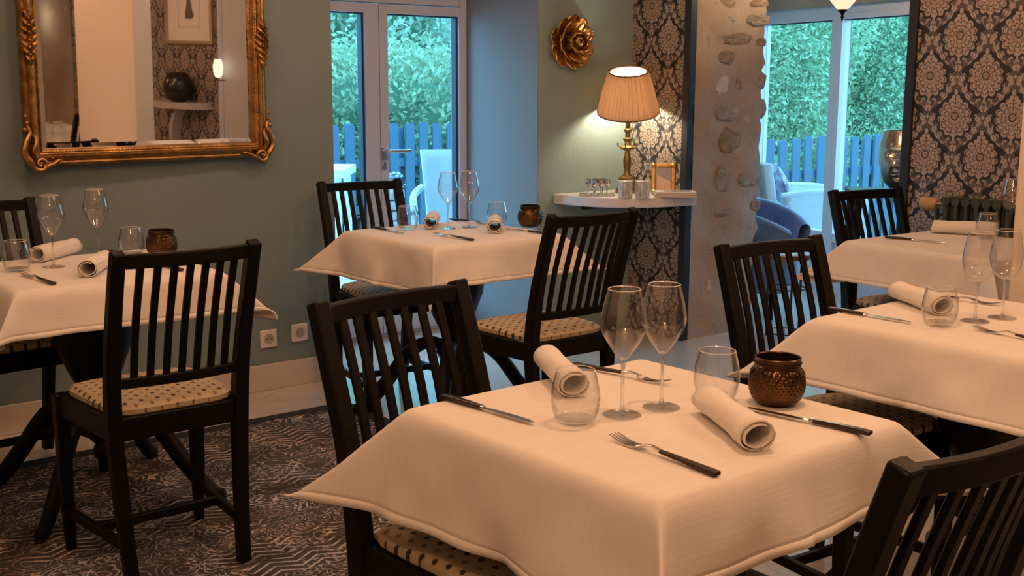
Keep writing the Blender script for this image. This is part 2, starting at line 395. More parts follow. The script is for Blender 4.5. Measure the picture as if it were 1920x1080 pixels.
# stone jamb with rough far arris
g = G()
zs = [CH*i/46 for i in range(47)]; r2 = random.Random(3); wx = [XA-.02+r2.uniform(-.022, .022) for _ in zs]
g.grid(lambda u, v: (XW+.03+u*(wx[round(v*46)]-XW-.03), PY1+.012*math.sin(u*7+v*23)*math.sin(v*31), v*CH), 14, 47)
g.grid(lambda u, v: (XW+.03, PY1+u*.42, v*CH), 2, 47)
jamb = struct('wall_stone_jamb', g, PLASTER, smooth=True, fix=False)
struct('wall_stone_return', G().grid(lambda u, v: (wx[round(v*46)]-.004+.01*u, PY1+.002+u*1.15, v*CH), 4, 47), PLASTER, smooth=True, fix=False)
struct('wall_stone_lintel', G().box(XW+.03, XA, PY0, PY1, 2.2, CH), PLASTER)
def zy(px, py):   # a point of the jamb face (plane Y = PY1) seen at this pixel
    d = fw*F+rr*(px-960)-uu*(py-540); q = d*(PY1/d.y); return q.x, q.z+H
def stone(px, py, wpx, hpx, mi):
    x, z = zy(px, py); sx = wpx*.0041/2; sz = hpx*.0030/2; rs = random.Random(px*7+py)
    n = 11; ring = []; g = G(); vs = [(0, -.006, 0)]
    for k, (q, dep) in enumerate(((.55, -.0055), (.85, -.004), (1.0, .004))):
        for i in range(n):
            a = 2*PI*i/n; j = q*(.78+.4*rs.random()) if k == 2 else q*(.82+.25*rs.random())
            ca, sa = math.cos(a), math.sin(a); e = (abs(ca)**3.2+abs(sa)**3.2)**(-1/3.2)
            vs.append((sx*ca*e*j, dep+rs.uniform(-.003, .003), sz*sa*e*j))
    fs = [(0, 1+i, 1+(i+1) % n) for i in range(n)]
    for k in range(2):
        for i in range(n): fs.append((1+k*n+i, 1+k*n+(i+1) % n, 1+(k+1)*n+(i+1) % n, 1+(k+1)*n+i))
    g.add(vs, fs); return obj('stone', g, STONES[mi], jamb, (x, PY1, z), smooth=False)
for a in ((1352, 6, 60, 20, 0), (1425, 4, 36, 18, 0), (1360, 37, 44, 17, 1), (1424, 38, 40, 22, 1), (1381, 72, 62, 22, 0), (1427, 80, 22, 18, 0), (1362, 107, 36, 24, 0),
          (1352, 158, 30, 36, 2), (1386, 158, 9, 22, 1), (1428, 150, 20, 30, 1), (1362, 211, 52, 30, 1), (1426, 206, 24, 34, 1), (1366, 264, 46, 46, 0), (1357, 338, 34, 46, 1),
          (1404, 332, 46, 44, 1), (1372, 396, 54, 18, 1), (1415, 386, 26, 22, 0), (1330, 535, 8, 18, 2)): stone(*a)
struct('baseboard_left', G().box(-1.6, OL, YW-.014, YW, 0, .115), SKIRT, bevel=.003)
struct('baseboard_corner', G().box(OR, XW-.52, YW-.014, YW, 0, .115), SKIRT, bevel=.003)
# annex behind the opening
W0, W1 = Vector((6.5, 5.25)), Vector((6.2, 4.08))     # ends of the garden window on plan
wd = (W0-W1).normalized(); wn = Vector((wd.y, -wd.x))   # along the window towards the far end / outwards
def wp(s, o=0): q = W1+wd*s+wn*o; return q.x, q.y
struct('wall_annex_far', G().prism([(XA, 5.46), (6.52, 5.46), (6.52, 5.58), (XA, 5.58)], 0, CH), PLASTER)
struct('wall_annex_near', G().prism([wp(-.62, -.05), wp(-.62, .08), wp(-2.6, .08), wp(-2.6, -.05)], 0, CH), PLASTER)
struct('wall_annex_side', G().box(XA, 6.4, 1.62, 1.7, 0, CH), CREAM)
struct('wall_annex_lintel', G().prism([wp(-.7, -.1), wp(1.5, -.1), wp(1.5, .09), wp(-.7, .09)], 1.82, CH), PLASTER)
struct('ceiling_annex', G().box(XA, 6.9, 1.6, 5.5, CH, CH+.08), CEIL)
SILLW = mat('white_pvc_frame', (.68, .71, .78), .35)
win = tag(link('window_1', None), kind='structure')
SW = [(-.62, .50), (.50, 1.21)]                       # two leaves along the window
WH, WB = 1.735, .385
g = G()
def wbar(g, s0, s1, z0, z1, o0=-.035, o1=.035): g.prism([wp(s0, o0), wp(s1, o0), wp(s1, o1), wp(s0, o1)], z0, z1)
wbar(g, -.66, 1.44, 1.775, 1.82); wbar(g, 1.40, 1.44, 0, 2.3); wbar(g, -.68, -.62, 0, 1.85); wbar(g, -.66, 1.44, 0, .03)
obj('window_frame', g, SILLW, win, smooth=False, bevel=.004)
for k, (s0, s1) in enumerate(((-.62, .59), (.59, 1.40))):
    g = G(); wbar(g, s0, s0+.05, .03, 1.775); wbar(g, s1-(.05, .032)[k], s1, .03, 1.775); wbar(g, s0+.05, s1-.05, WH, 1.775); wbar(g, s0+.05, s1-.05, WB-.06, WB); wbar(g, s0+.05, s1-.05, .03, .10)
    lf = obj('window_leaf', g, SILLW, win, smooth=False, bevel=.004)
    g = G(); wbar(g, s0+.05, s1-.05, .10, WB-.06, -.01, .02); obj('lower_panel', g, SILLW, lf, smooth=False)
    g = G(); wbar(g, s0+.05, s1-(.05, .032)[k], WB, WH, -.003, .003); obj('pane', g, PANE, lf, smooth=False)
    g = G(); wbar(g, s0+.048, s0+.056, WB, WH, -.02, .02); wbar(g, s0+.05, s1-.05, WH-.006, WH+.002, -.02, .02)
    obj('gasket', g, DARKTRIM, lf, smooth=False)
# french doors in the recess
door = tag(link('door_1', None), kind='structure')
g = G(); DT = 1.725
g.box(OL, OL+.045, YD-.03, YD+.05, 0, 1.98); g.box(OR-.05, OR-.004, YD-.03, YD+.05, 0, 1.98); g.box(OL+.045, OR-.05, YD-.03, YD+.05, DT+.005, 1.98); g.box(OL+.045, OR-.05, YD-.02, YD+.05, 0, .02)
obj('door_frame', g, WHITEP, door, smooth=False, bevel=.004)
XJ = 3.252
for k, (x0, x1) in enumerate(((OL+.047, XJ-.002), (XJ+.002, OR-.052))):
    g = G(); st = .048 if k else .085; s2 = .058 if k == 0 else .045
    a, b_ = (x0+.07, x1-.083) if k == 0 else (x0+.046, x1-.006)
    g.box(x0, a, YD-.035, YD+.03, .022, DT); g.box(b_, x1, YD-.035, YD+.03, .022, DT); g.box(a, b_, YD-.035, YD+.03, 1.678, DT); g.box(a, b_, YD-.035, YD+.03, .022, .16)
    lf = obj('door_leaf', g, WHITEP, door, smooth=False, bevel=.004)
    obj('pane', G().box(a, b_, YD-.003, YD+.003, .16, 1.678), PANE, lf, smooth=False)
    g = G(); g.box(b_-.012, b_, YD-.02, YD+.02, .16, 1.678); g.box(a, b_-.012, YD-.02, YD+.02, 1.672, 1.678)
    obj('gasket', g, mat('blue_black_gasket', (.01, .02, .05), .5), lf, smooth=False)
hp = obj('door_handle', G().box(XJ+.004, XJ+.03, YD-.046, YD-.034, .94, 1.0).tube(bez([(XJ+.017, YD-.045, .985), (XJ+.017, YD-.09, .985), (XJ+.03, YD-.1, .985), (XJ+.14, YD-.098, .983)]), .0095), CHROME, door, bevel=.003)
obj('lock_plate', G().box(XJ+.004, XJ+.03, YD-.044, YD-.034, .885, .93), CHROME, door, bevel=.008)

# ------------------------------------------------------------------ rug
t = thing('rug', 'dark distressed oriental rug under the dining tables', 'rug', (0, 0, 0))
obj('pile', G().box(-1.2, 2.37, -.1, 4.115, .001, .009), RUG, t, smooth=False)
g = G(); g.box(2.37, 2.43, -.16, 4.175, .001, .011); g.box(-1.2, 2.37, 4.115, 4.175, .001, .011); obj('binding', g, RUGB, t, smooth=False)

# ------------------------------------------------------------------ dining chair
def make_chair(label):
    t = thing('dining_chair', label, 'chair', group='black slat-back dining chairs')
    def postpath(s): return bez([(s*.158, -.205, 0), (s*.166, -.185, .2), (s*.176, -.175, .44), (s*.179, -.20, .62), (s*.181, -.245, .78), (s*.181, -.288, .911)], 4)
    for s in (-1, 1):
        p = postpath(s); rs = [(.0175+.0015*math.sin(PI*min(1, q.z/.9)), .017+.006*math.exp(-((q.z-.44)/.18)**2)) for q in p]
        obj('rear_post', G().tube(p, rs, rect=True, up=(0, 1, 0)), BLACKW, t, bevel=.005)
        obj('front_leg', G().tube([(s*.194, .178, 0), (s*.197, .18, .2), (s*.198, .18, .46)], [(.013, .013), (.018, .018), (.02, .02)], rect=True, up=(0, 1, 0)), BLACKW, t, bevel=.004)
    arc = lambda z, y0, hw, bow, n=12: [(hw*(2*i/n-1), y0-bow*(1-(2*i/n-1)**2), z) for i in range(n+1)]
    obj('top_rail', G().tube(arc(.886, -.278, .171, .028), [(.0105, .0185)]*13, rect=True), BLACKW, t, bevel=.004)
    obj('lower_rail', G().tube(arc(.558, -.189, .17, .02), [(.0105, .0135)]*13, rect=True), BLACKW, t, bevel=.003)
    for i in range(7):
        k = (i+1)/8*2-1; ft = 1-k*k
        p0 = (k*.166, -.189-.02*ft, .568); p1 = (k*.167, -.275-.027*ft, .875); pm = (k*.167, -.222-.026*ft, .72)
        obj('slat', G().tube(bez([p0, pm, p1], 3), [(.0095, .0055)]*7, rect=True, up=(0, 1, 0)), BLACKW, t, bevel=.002, seg=1)
    # seat frame
    g = G(); g.box(-.162, .162, -.187, -.165, .40, .462); g.box(-.18, .18, .168, .192, .40, .462)
    for s in (-1, 1): g.tube([(s*.176, -.17, .431), (s*.197, .18, .431)], [(.011, .031)]*2, rect=True)
    obj('seat_frame', g, BLACKW, t, bevel=.003)
    def pad(u, v):
        a = 2*PI*u; ca, sa = math.cos(a), math.sin(a); e = (abs(ca)**7+abs(sa)**7)**(-1/7)
        q = [0, .35, .65, .85, .95, 1.0, 1.0, .98][round(v*7)]; z = [.0, -.001, -.004, -.009, -.015, -.024, -.036, -.04][round(v*7)]
        y = sa*e*q*.178; x = ca*e*q*(.181+.012*y/.178); return (x, y+.004, .502+z)
    obj('seat_pad', G().grid(pad, 40, 8, True), SEAT, t)
    for s in (-1, 1): obj('side_stretcher', G().tube([(s*.163, -.195, .115), (s*.195, .18, .115)], [(.009, .014)]*2, rect=True), BLACKW, t, bevel=.003)
    obj('cross_stretcher', G().tube([(-.178, 0, .115), (.178, 0, .115)], [(.009, .013)]*2, rect=True), BLACKW, t, bevel=.003)
    return t
CHAIRS = [
    ((1.19, 3.105), 0, 'black slat-back chair in the left foreground, back to camera, spotted cream seat showing'),
    ((1.29, 1.684), 180+7.3, 'black chair at the far left side of the nearest table, seat half under its cloth'),
    ((2.636, 4.145), 180-5.9, 'black chair in front of the French doors at the table with the blue-lit cloth'),
    ((2.64, 3.168), 0, 'black chair in the middle of the room, back to camera, before the half-round shelf'),
    ((2.523, 1.78), 180-4.2, 'black chair before the stone jamb, behind the table at right'),
    ((4.096, 2.593), 180-8.8, 'black chair before the garden window beside the damask wallpaper'),
    ((1.300, .984), -1, 'black chair cropped at the bottom right corner, nearest the camera'),
    ((1.10, 4.066), 180+5.4, 'black chair at the left picture edge against the wall under the mirror'),
    ((3.88, -.72), 170, 'black chair at the back of the room, seen only in the mirror')]
ch0 = None
for (x, y), a, lab in CHAIRS:
    if ch0 is None: ch0 = make_chair(lab); ch0.location = (x, y, .01); ch0.rotation_euler = (0, 0, rad(a))
    else: dup(ch0, (x, y, .01 if x < 2.3 else 0), rad(a), lab, 'black slat-back dining chairs')

# ------------------------------------------------------------------ tables and draped cloths
ZT = .754; ZC = .7575
def drape(a, ov, seed, gN=45, N=66):
    """stiff linen: flat top, planar sides, and at each corner two facets folded along a rounded diagonal ridge"""
    rs = np.random.RandomState(seed); xm, xp, ym, yp = ov
    ux, uy = np.meshgrid(np.linspace(-a-xm, a+xp, N), np.linspace(-a-ym, a+yp, N), indexing='ij')
    du = np.maximum(np.abs(ux)-a, 0); dv = np.maximum(np.abs(uy)-a, 0); su, sv = np.sign(ux), np.sign(uy)
    ph = rs.uniform(0, 6, 8)
    beta = np.radians(13+5*np.sin(ux*6+ph[0]+su)+4*np.sin(uy*7+ph[1]+sv)+2.5*np.sin((ux-uy)*15+ph[2]))
    rho = np.hypot(du, dv); th = np.arctan2(dv, du)
    P = np.stack([ux, uy, np.full_like(ux, ZC)], -1)
    gam = np.radians(np.where((su < 0) & (sv < 0), gN, 52+rs.uniform(-2, 2)))
    e1 = np.stack([np.sin(beta), 0*beta, -np.cos(beta)], -1); e2 = np.stack([0*beta, np.sin(beta), -np.cos(beta)], -1)
    ear = np.stack([np.sin(gam)*math.sqrt(.5), np.sin(gam)*math.sqrt(.5), -np.cos(gam)], -1)
    lo = th < PI/4; base = np.where(lo[..., None], e1, e2); t = np.where(lo, th, PI/2-th)/(PI/4)
    om = np.arccos(np.clip((base*ear).sum(-1), -1, 1)); so = np.maximum(np.sin(om), 1e-6)
    dr = base*(np.sin((1-t)*om)/so)[..., None]+ear*(np.sin(t*om)/so)[..., None]
    P[..., 0] = np.clip(ux, -a, a)+su*dr[..., 0]*rho; P[..., 1] = np.clip(uy, -a, a)+sv*dr[..., 1]*rho; P[..., 2] = ZC+dr[..., 2]*rho
    wv = (np.sin(ux*23+uy*9+ph[3])*np.sin(uy*19-ux*7+ph[4])+.6*np.sin(ux*41+ph[5])*np.sin(uy*37+ph[6]))*.006*np.clip(rho/.1, 0, 1)
    out = np.stack([su*(du > 0)*np.abs(dr[..., 0]), sv*(dv > 0)*np.abs(dr[..., 1]), 0*ux], -1); out /= np.maximum(np.linalg.norm(out, axis=-1), 1e-6)[..., None]
    P += out*wv[..., None]
    top = (rho == 0) & (np.abs(ux) < a-.012) & (np.abs(uy) < a-.012)
    for it in range(5):      # round the table edge and the ridges
        Q = P.copy(); Q[1:-1, 1:-1] = P[1:-1, 1:-1]*.4+.15*(P[2:, 1:-1]+P[:-2, 1:-1]+P[1:-1, 2:]+P[1:-1, :-2])
        Q[top] = P[top]; P = Q
    return P, ux, uy, N
def cloth_obj(D, rotz, loc, label, flip=False):
    P, ux, uy, N = D
    if flip: P = P*np.array([-1, 1, 1])
    root = None
    for part, sel in (('tablecloth', lambda i, j: 1 <= i < N-2 and 1 <= j < N-2), ('hem', lambda i, j: not (1 <= i < N-2 and 1 <= j < N-2))):
        fs = [(i*N+j, (i+1)*N+j, (i+1)*N+j+1, i*N+j+1) for i in range(N-1) for j in range(N-1) if sel(i, j)]
        if flip: fs = [tuple(reversed(f)) for f in fs]
        used = sorted({k for f in fs for k in f}); mp = {k: n for n, k in enumerate(used)}; Q = P.reshape(-1, 3)
        me = bpy.data.meshes.new(part); me.from_pydata([tuple(Q[k]) for k in used], [], [tuple(mp[k] for k in f) for f in fs])
        uv = me.uv_layers.new(name='UVMap'); A, B = ux.reshape(-1), uy.reshape(-1)
        vals = np.empty(len(me.loops)*2); li = np.empty(len(me.loops), int); me.loops.foreach_get('vertex_index', li); us = np.array(used)[li]
        vals[0::2] = A[us]; vals[1::2] = B[us]; uv.data.foreach_set('uv', vals)
        me.materials.append(LINEN); me.shade_smooth()
        o = link(part, me, root, loc if root is None else (0, 0, 0), rotz if root is None else 0)
        md = o.modifiers.new('sub', 'SUBSURF'); md.levels = 1; md.render_levels = 1
        md = o.modifiers.new('solid', 'SOLIDIFY'); md.thickness = .0022 if root is None else .0042; md.offset = -1 if root is None else -.4
        if root is None: root = o
    tag(root, label, 'tablecloth', 'white tablecloths'); return root
def make_table(label, a):
    t = thing('pedestal_table', label, 'table', group='black pedestal dining tables')
    obj('tabletop', G().box(-a+.024, a-.024, -a+.024, a-.024, ZT-.045, ZT-.01), BLACKW, t, bevel=.012, seg=3)
    g = G(); g.lathe([(.02, .19), (.028, .2), (.03, .23), (.055, .25), (.07, .28), (.06, .31), (.045, .33), (.05, .36), (.085, .43), (.118, .52), (.128, .60), (.124, .66), (.14, .68), (.14, .717)], 28)
    obj('column', g, BLACKW, t)
    obj('finial', G().lathe([(.002, .125), (.018, .14), (.022, .165), (.014, .185), (.02, .195)], 14), BLACKW, t)
    for k in range(4):
        d = PI/4+k*PI/2; m = Matrix.Rotation(d, 4, 'Z')
        p = bez([(.03, 0, .30), (.10, 0, .315), (.18, 0, .27), (.27, 0, .15), (.34, 0, .065), (.385, 0, .03), (.41, 0, .028)], 4)
        obj('leg', G().tube(p, [(.022+.006*math.sin(i/24*PI), .034-.02*i/24) for i in range(len(p))], 10, up=(0, 1, 0), mtx=m), BLACKW, t)
        obj('foot_pad', G().lathe([(.016, 0), (.018, .012), (.012, .02)], 10, (.40, 0, 0), mtx=m), BLACKW, t)
    return t
TABS = dict(front=((1.437, 1.418), 2, .318, 'black pedestal table under the nearest white cloth'),
            back=((2.655, 3.715), 1, .318, 'black pedestal table near the French doors'),
            left=((1.225, 3.675), 0, .318, 'black pedestal table under the mirror, curved legs on the rug'),
            right=((2.705, 1.495), 1, .318, 'black pedestal table behind the nearest one, at the right picture edge'),
            far=((3.985, 2.335), -2, .312, 'black pedestal table beside the green radiator'),
            rear=((3.86, -1.32), 4, .318, 'black pedestal table seen only in the mirror'))
DR = dict(front=drape(.318, (.195, .15, .135, .195), 1, 40), back=drape(.318, (.18, .15, .15, .185), 2, 22), left=drape(.318, (.16, .17, .135, .15), 3), right=drape(.318, (.168, .15, .15, .185), 4, 38), far=drape(.312, (.15, .11, .15, .17), 5), rear=drape(.318, (.16, .16, .16, .16), 6))
CL = dict(front=(DR['front'], 0, False, 'white linen tablecloth on the nearest table, front and centre'), back=(DR['back'], 0, False, 'white linen tablecloth on the table before the French doors'),
          left=(DR['left'], 0, False, 'white linen tablecloth on the table under the gold mirror'), right=(DR['right'], 0, False, 'white linen tablecloth on the table at right before the stone jamb'),
          far=(DR['far'], 0, False, 'white linen tablecloth on the farthest right table by the radiator'), rear=(DR['rear'], 0, False, 'white tablecloth at the back of the room, seen only in the mirror'))
tb0 = None
for k, ((x, y), a, hw, lab) in TABS.items():
    zb = .009 if k in ('front', 'left') else .0
    if tb0 is None: tb0 = make_table(lab, .318); tb0.location = (x, y, 0); tb0.rotation_euler = (0, 0, rad(a))
    else: dup(tb0, (x, y, 0), rad(a), lab, 'black pedestal dining tables')
    D, r_, fl, cl = CL[k]; cloth_obj(D, rad(a+r_), (x, y, 0), cl, fl)

# ------------------------------------------------------------------ table ware
Z0 = ZC+.0012
def make_wine(label, wide=False):
    t = thing('wine_glass', label, 'wine glass')
    if wide: prof = [(.003, .098), (.016, .103), (.028, .114), (.036, .132), (.0395, .15), (.0385, .17), (.034, .195), (.0295, .221)]
    else: prof = [(.003, .098), (.008, .1015), (.0165, .113), (.0285, .131), (.0378, .149), (.0412, .1625), (.0392, .18), (.0342, .204), (.0285, .225)]
    prof = [(p.x, p.y) for p in bez([(a, b, 0) for a, b in prof], 3)]
    inner = [(r-.0011, z+.0006) for r, z in reversed(prof) if r > .006]+[(.0004, prof[0][1]+.005)]
    obj('bowl', G().lathe(prof+inner, 40, caps=False), GLASS, t)
    obj('rim', G().lathe([(prof[-1][0]+.0002, .2242 if not wide else .2202), (prof[-1][0]+.0007, .2252 if not wide else .2212), (prof[-1][0]-.0004, .2262 if not wide else .2222), (prof[-1][0]-.0015, .2252 if not wide else .2212)], 40, caps=False), MATS['rim_glass'], t)
    z1 = prof[0][1]
    obj('stem', G().lathe([(.009, .0045), (.005, .009), (.0036, .02), (.0031, .05), (.0033, z1-.018), (.0045, z1-.006), (.008, z1+.003), (.002, z1+.006)], 14), SOLIDG, t)
    obj('foot', G().lathe([(.0338, .0), (.0345, .0012), (.0335, .0022), (.02, .0032), (.008, .005), (.001, .0055)], 36), GLASS, t)
    return t
m, nt, b, out = nmat('rim_glass'); b.inputs['Base Color'].default_value = (.8, .8, .8, 1); b.inputs['Roughness'].default_value = .05; b.inputs['Alpha'].default_value = .6; MATS['rim_glass'] = m
def make_tumbler(label):
    t = thing('tumbler', label, 'tumbler')
    prof = [(p.x, p.y) for p in bez([(.024, .0005, 0), (.032, .006, 0), (.0385, .02, 0), (.0425, .042, 0), (.041, .062, 0), (.0365, .082, 0), (.0335, .094, 0)], 3)]
    inner = [(r-.0014, z+.0008) for r, z in reversed(prof) if z > .008]+[(.02, .011), (.0005, .010)]
    obj('glass_body', G().lathe([(.0005, .002)]+prof+inner, 36, caps=False), TUMB, t)
    obj('rim', G().lathe([(.0336, .0935), (.034, .0945), (.0329, .0953), (.032, .0945)], 36, caps=False), MATS['rim_glass'], t)
    return t
def make_knife(label):
    t = thing('knife', label, 'knife')
    obj('handle', G().tube(bez([(-.118, 0, .0045), (-.06, 0, .0055), (-.012, 0, .005)], 4), [(.0078, .0036), (.0078, .004), (.0075, .0042), (.007, .0042), (.0066, .004), (.0062, .004), (.006, .0038), (.0058, .0036), (.0056, .0034)], rect=True), HANDLE, t, bevel=.0022)
    obj('collar', G().tube([(-.014, 0, .005), (-.006, 0, .005)], [(.006, .0042)]*2, 10), STEEL, t)
    top = [(-.008, .0035), (.0, .0052), (.02, .0075), (.07, .0085), (.1, .007), (.114, .003), (.1175, -.001)]; bot = [(.113, -.004), (.09, -.006), (.04, -.0062), (.0, -.0045), (-.008, -.0035)]
    obj('blade', G().prism(top+bot, .0038, .0052), STEEL, t, bevel=.0005, seg=1)
    return t
def make_fork(label):
    t = thing('fork', label, 'fork')
    obj('handle', G().tube(bez([(-.122, 0, .0045), (-.06, 0, .006), (.002, 0, .0075)], 4), [(.0078, .0034), (.0078, .0038), (.0072, .0038), (.0066, .0036), (.006, .0034), (.0055, .0033), (.005, .0032), (.0046, .003), (.0042, .0028)], rect=True), HANDLE, t, bevel=.002)
    obj('neck', G().tube(bez([(0, 0, .0075), (.02, 0, .011), (.038, 0, .008), (.052, 0, .0035)], 3), [(.0042, .0026), (.0038, .0022), (.0036, .002), (.0036, .0018), (.004, .0016), (.005, .0014), (.0075, .0013), (.0098, .0012), (.0108, .0012), (.011, .0012)], rect=True), STEEL, t, bevel=.0008, seg=1)
    for k in range(4):
        y = (k-1.5)*.0061
        obj('tine', G().tube(bez([(.05, y, .0038), (.065, y*1.02, .0015), (.085, y*1.04, .0028), (.112, y*1.05, .0095)], 3), [(.0019, .0011)]*7+[(.0016, .001), (.0013, .0008), (.0007, .0006)], rect=True), STEEL, t)
    return t
def make_napkin(label, L=.235, seed=1):
    t = thing('rolled_napkin', label, 'napkin'); rs = random.Random(seed)
    n, turns, NX = 64, 1.7, 14; vs = []; fs = []
    for i in range(NX):
        x = (i/(NX-1)-.5)*L; tw = rs.uniform(-.0006, .0006)
        for k in range(n):
            q = k/(n-1); a = q*turns*2*PI+.9; e = (i/(NX-1)-.5)*2
            r = .0185+.0095*q+.0013*math.sin(a*2+i*.5)+tw
            r *= 1+.06*e
            xx = x+(.004*math.sin(a*1.0)+.005*q*math.sin(a*.5))*(1 if abs(e) > .9 else .3)
            cy = r*math.cos(a)*1.04; cz = r*math.sin(a)*.93
            vs.append((xx, cy, max(cz+.0285, .0015+.0002*(q < .5))))
    for i in range(NX-1):
        for k in range(n-1): fs.append((i*n+k, i*n+k+1, (i+1)*n+k+1, (i+1)*n+k))
    g = G(); g.add(vs, fs); o = obj('napkin_roll', g, NAPK, t, solid=(.0024, 0), fix=False)
    me = o.data; uv = me.uv_layers.new(name='UVMap')
    for l in me.loops: uv.data[l.index].uv = (me.vertices[l.vertex_index].co.x*2, (l.vertex_index % n)/n*.4)
    o2 = obj('outer_fold', G().grid(lambda u, v: ((v-.5)*L*.985, .0292*math.cos(-1.15+u*1.3)*1.0, .0285+.0292*math.sin(-1.15+u*1.3)*.95), 12, 6), NAPK, t, solid=(.0016, 0), fix=False)
    return t
def make_candle(label):
    t = thing('candle_holder', label, 'candle holder')
    def prof(z): return .028+.0225*math.sin(PI*min(1, max(0, (z+.004)/.086)))**.62
    nz, na = 80, 204
    def hob(u, v):
        z = .004+v*.068; a = u*2*PI; k = 34
        d = abs(math.sin(a*k/2+z*250))*abs(math.sin(a*k/2-z*250)); fade = min(1, v*9)*min(1, (1-v)*3.5)
        r = prof(z)+.0023*fade*(d**.6-.35); return (r*math.cos(a), r*math.sin(a), z)
    g = G(); g.grid(hob, na, nz, True); g.lathe([(.001, .0), (.03, 0), (.0335, .004)], 32)
    obj('globe', g, BRONZE, t)
    obj('inner_wall', G().lathe([(prof(.068)-.004, .074), (.044, .05), (.043, .03), (.03, .01), (.001, .009)], 32, caps=False), BRONZED, t)
    g = G(); g.lathe([(.0405, .068), (.0425, .0715), (.0405, .074), (.0408, .0835), (.0425, .0865), (.0405, .088), (.0385, .0865), (.0388, .07)], 48, caps=False)
    obj('rim_band', g, BRONZED, t)
    g = G()
    for i in range(44):
        a = 2*PI*i/44; g.ball((.0412*math.cos(a), .0412*math.sin(a), .0775), .0022, 6, 5)
    obj('beading', g, BRONZED, t)
    for k in range(6):
        a = 2*PI*k/6+.3; m_ = Matrix.Rotation(a, 4, 'Z')
        obj('filigree_leaf', G().add([(.0405, -.011, .069), (.0405, .011, .069), (.0475, .009, .06), (.051, 0, .049), (.0475, -.009, .06), (.0465, 0, .063)], [(0, 1, 5), (1, 2, 5), (2, 3, 5), (3, 4, 5), (4, 0, 5)], m_), BRONZED, t, solid=(.0012, 0))
    obj('tealight', G().lathe([(.0005, .0102), (.019, .0102), (.019, .024), (.017, .023), (.001, .0235)], 20), mat('candle_wax', (.75, .68, .55), .5), t)
    return t
PROTO = {}
def place(kind, x, y, a, label, group, maker, z=None):
    if kind not in PROTO:
        o = maker(label); PROTO[kind] = o; tag(o, group=group)
    else: o = dup(PROTO[kind], (0, 0, 0), 0, label, group)
    o.location = (x, y, Z0 if z is None else z); o.rotation_euler = (0, 0, a); return o
WG, TG, KG, FG, NG, CG = 'wine glasses in pairs', 'stemless water tumblers', 'table knives', 'table forks', 'rolled white napkins', 'bronze candle holders'
for x, y, lab, k in ((1.392, 1.44, 'tall tapering wine glass on the nearest table, left of its pair', 'w'), (1.482, 1.432, 'tall tapering wine glass on the nearest table, right of its pair', 'w'),
                     (2.692, 3.80, 'wine glass in front of the French door, left of its pair', 'w'), (2.787, 3.785, 'wine glass in front of the blue reveal, right of its pair', 'w'),
                     (1.135, 3.737, 'wine glass under the mirror, left one beside a rolled napkin', 'w'), (1.318, 3.86, 'wine glass under the mirror, right one behind a rolled napkin', 'w'),
                     (2.657, 1.51, 'rounder wine glass on the right table, left of its pair', 'v'), (2.752, 1.492, 'rounder wine glass on the right table, at the picture edge before the column', 'v'),
                     (4.275, 2.315, 'wine glass before the damask wallpaper, half hidden by the cream column', 'v')):
    place(k, x, y, 0, lab, WG, (lambda l: make_wine(l)) if k == 'w' else (lambda l: make_wine(l, True)))
for x, y, lab in ((1.293, 1.452, 'tumbler on the nearest table, in front of the left rolled napkin'), (1.597, 1.405, 'tumbler on the nearest table, beside the bronze candle holder'),
                  (2.545, 3.87, 'tumbler at the left of the table before the French doors'), (2.93, 3.79, 'tumbler behind the right napkin on the table before the French doors'),
                  (1.02, 3.72, 'tumbler at the left picture edge on the table under the mirror'), (1.42, 3.83, 'tumbler beside the candle holder on the table under the mirror'),
                  (2.538, 1.535, 'tumbler at the napkin end on the right table'), (4.165, 2.345, 'tumbler on the farthest table, before the radiator')):
    place('t', x, y, 0, lab, TG, make_tumbler)
def two(a, b): return (a[0]+b[0])/2, (a[1]+b[1])/2, math.atan2(b[1]-a[1], b[0]-a[0])
for a, b, lab in (((1.208, 1.716), (1.23, 1.493), 'knife with dark handle lying at the left of the nearest table'), ((1.632, 1.109), (1.596, 1.318), 'knife lying in front of the candle holder on the nearest table'),
                  ((2.47, 4.00), (2.46, 3.76), 'knife at the left edge of the table before the French doors'), ((2.90, 3.42), (2.868, 3.66), 'knife right of the candle holder, behind the chair in the middle of the room'),
                  ((1.42, 3.42), (1.40, 3.65), 'knife seen between the slats of the left foreground chair'), ((2.495, 1.82), (2.505, 1.59), 'knife at the left edge of the right table'),
                  ((3.86, 2.58), (3.90, 2.35), 'knife on the farthest right table by the napkin'), ((1.40, 3.90), (1.36, 4.08) , 'knife behind the right glass on the table under the mirror')):
    x, y, r_ = two(a, b); place('k', x, y, r_, lab, KG, make_knife)
for a, b, lab in (((1.276, 1.111), (1.285, 1.361), 'fork lying in front on the nearest table, tines towards the glasses'), ((1.565, 1.76), (1.61, 1.53), 'fork at the far edge of the nearest table, behind the wine glass'),
                  ((2.555, 3.45), (2.545, 3.69), 'fork at the near edge of the table before the French doors'), ((2.88, 4.03), (2.91, 3.82), 'fork behind the glass pair on the table before the French doors'),
                  ((1.03, 3.40), (1.01, 3.64), 'fork at the left of the table under the mirror'),
                  ((2.545, 1.235), (2.572, 1.465), 'fork in front of the glasses on the right table'), ((2.865, 1.80), (2.905, 1.58), 'fork at the far edge of the right table')):
    x, y, r_ = two(a, b); place('f', x, y, r_, lab, FG, make_fork)
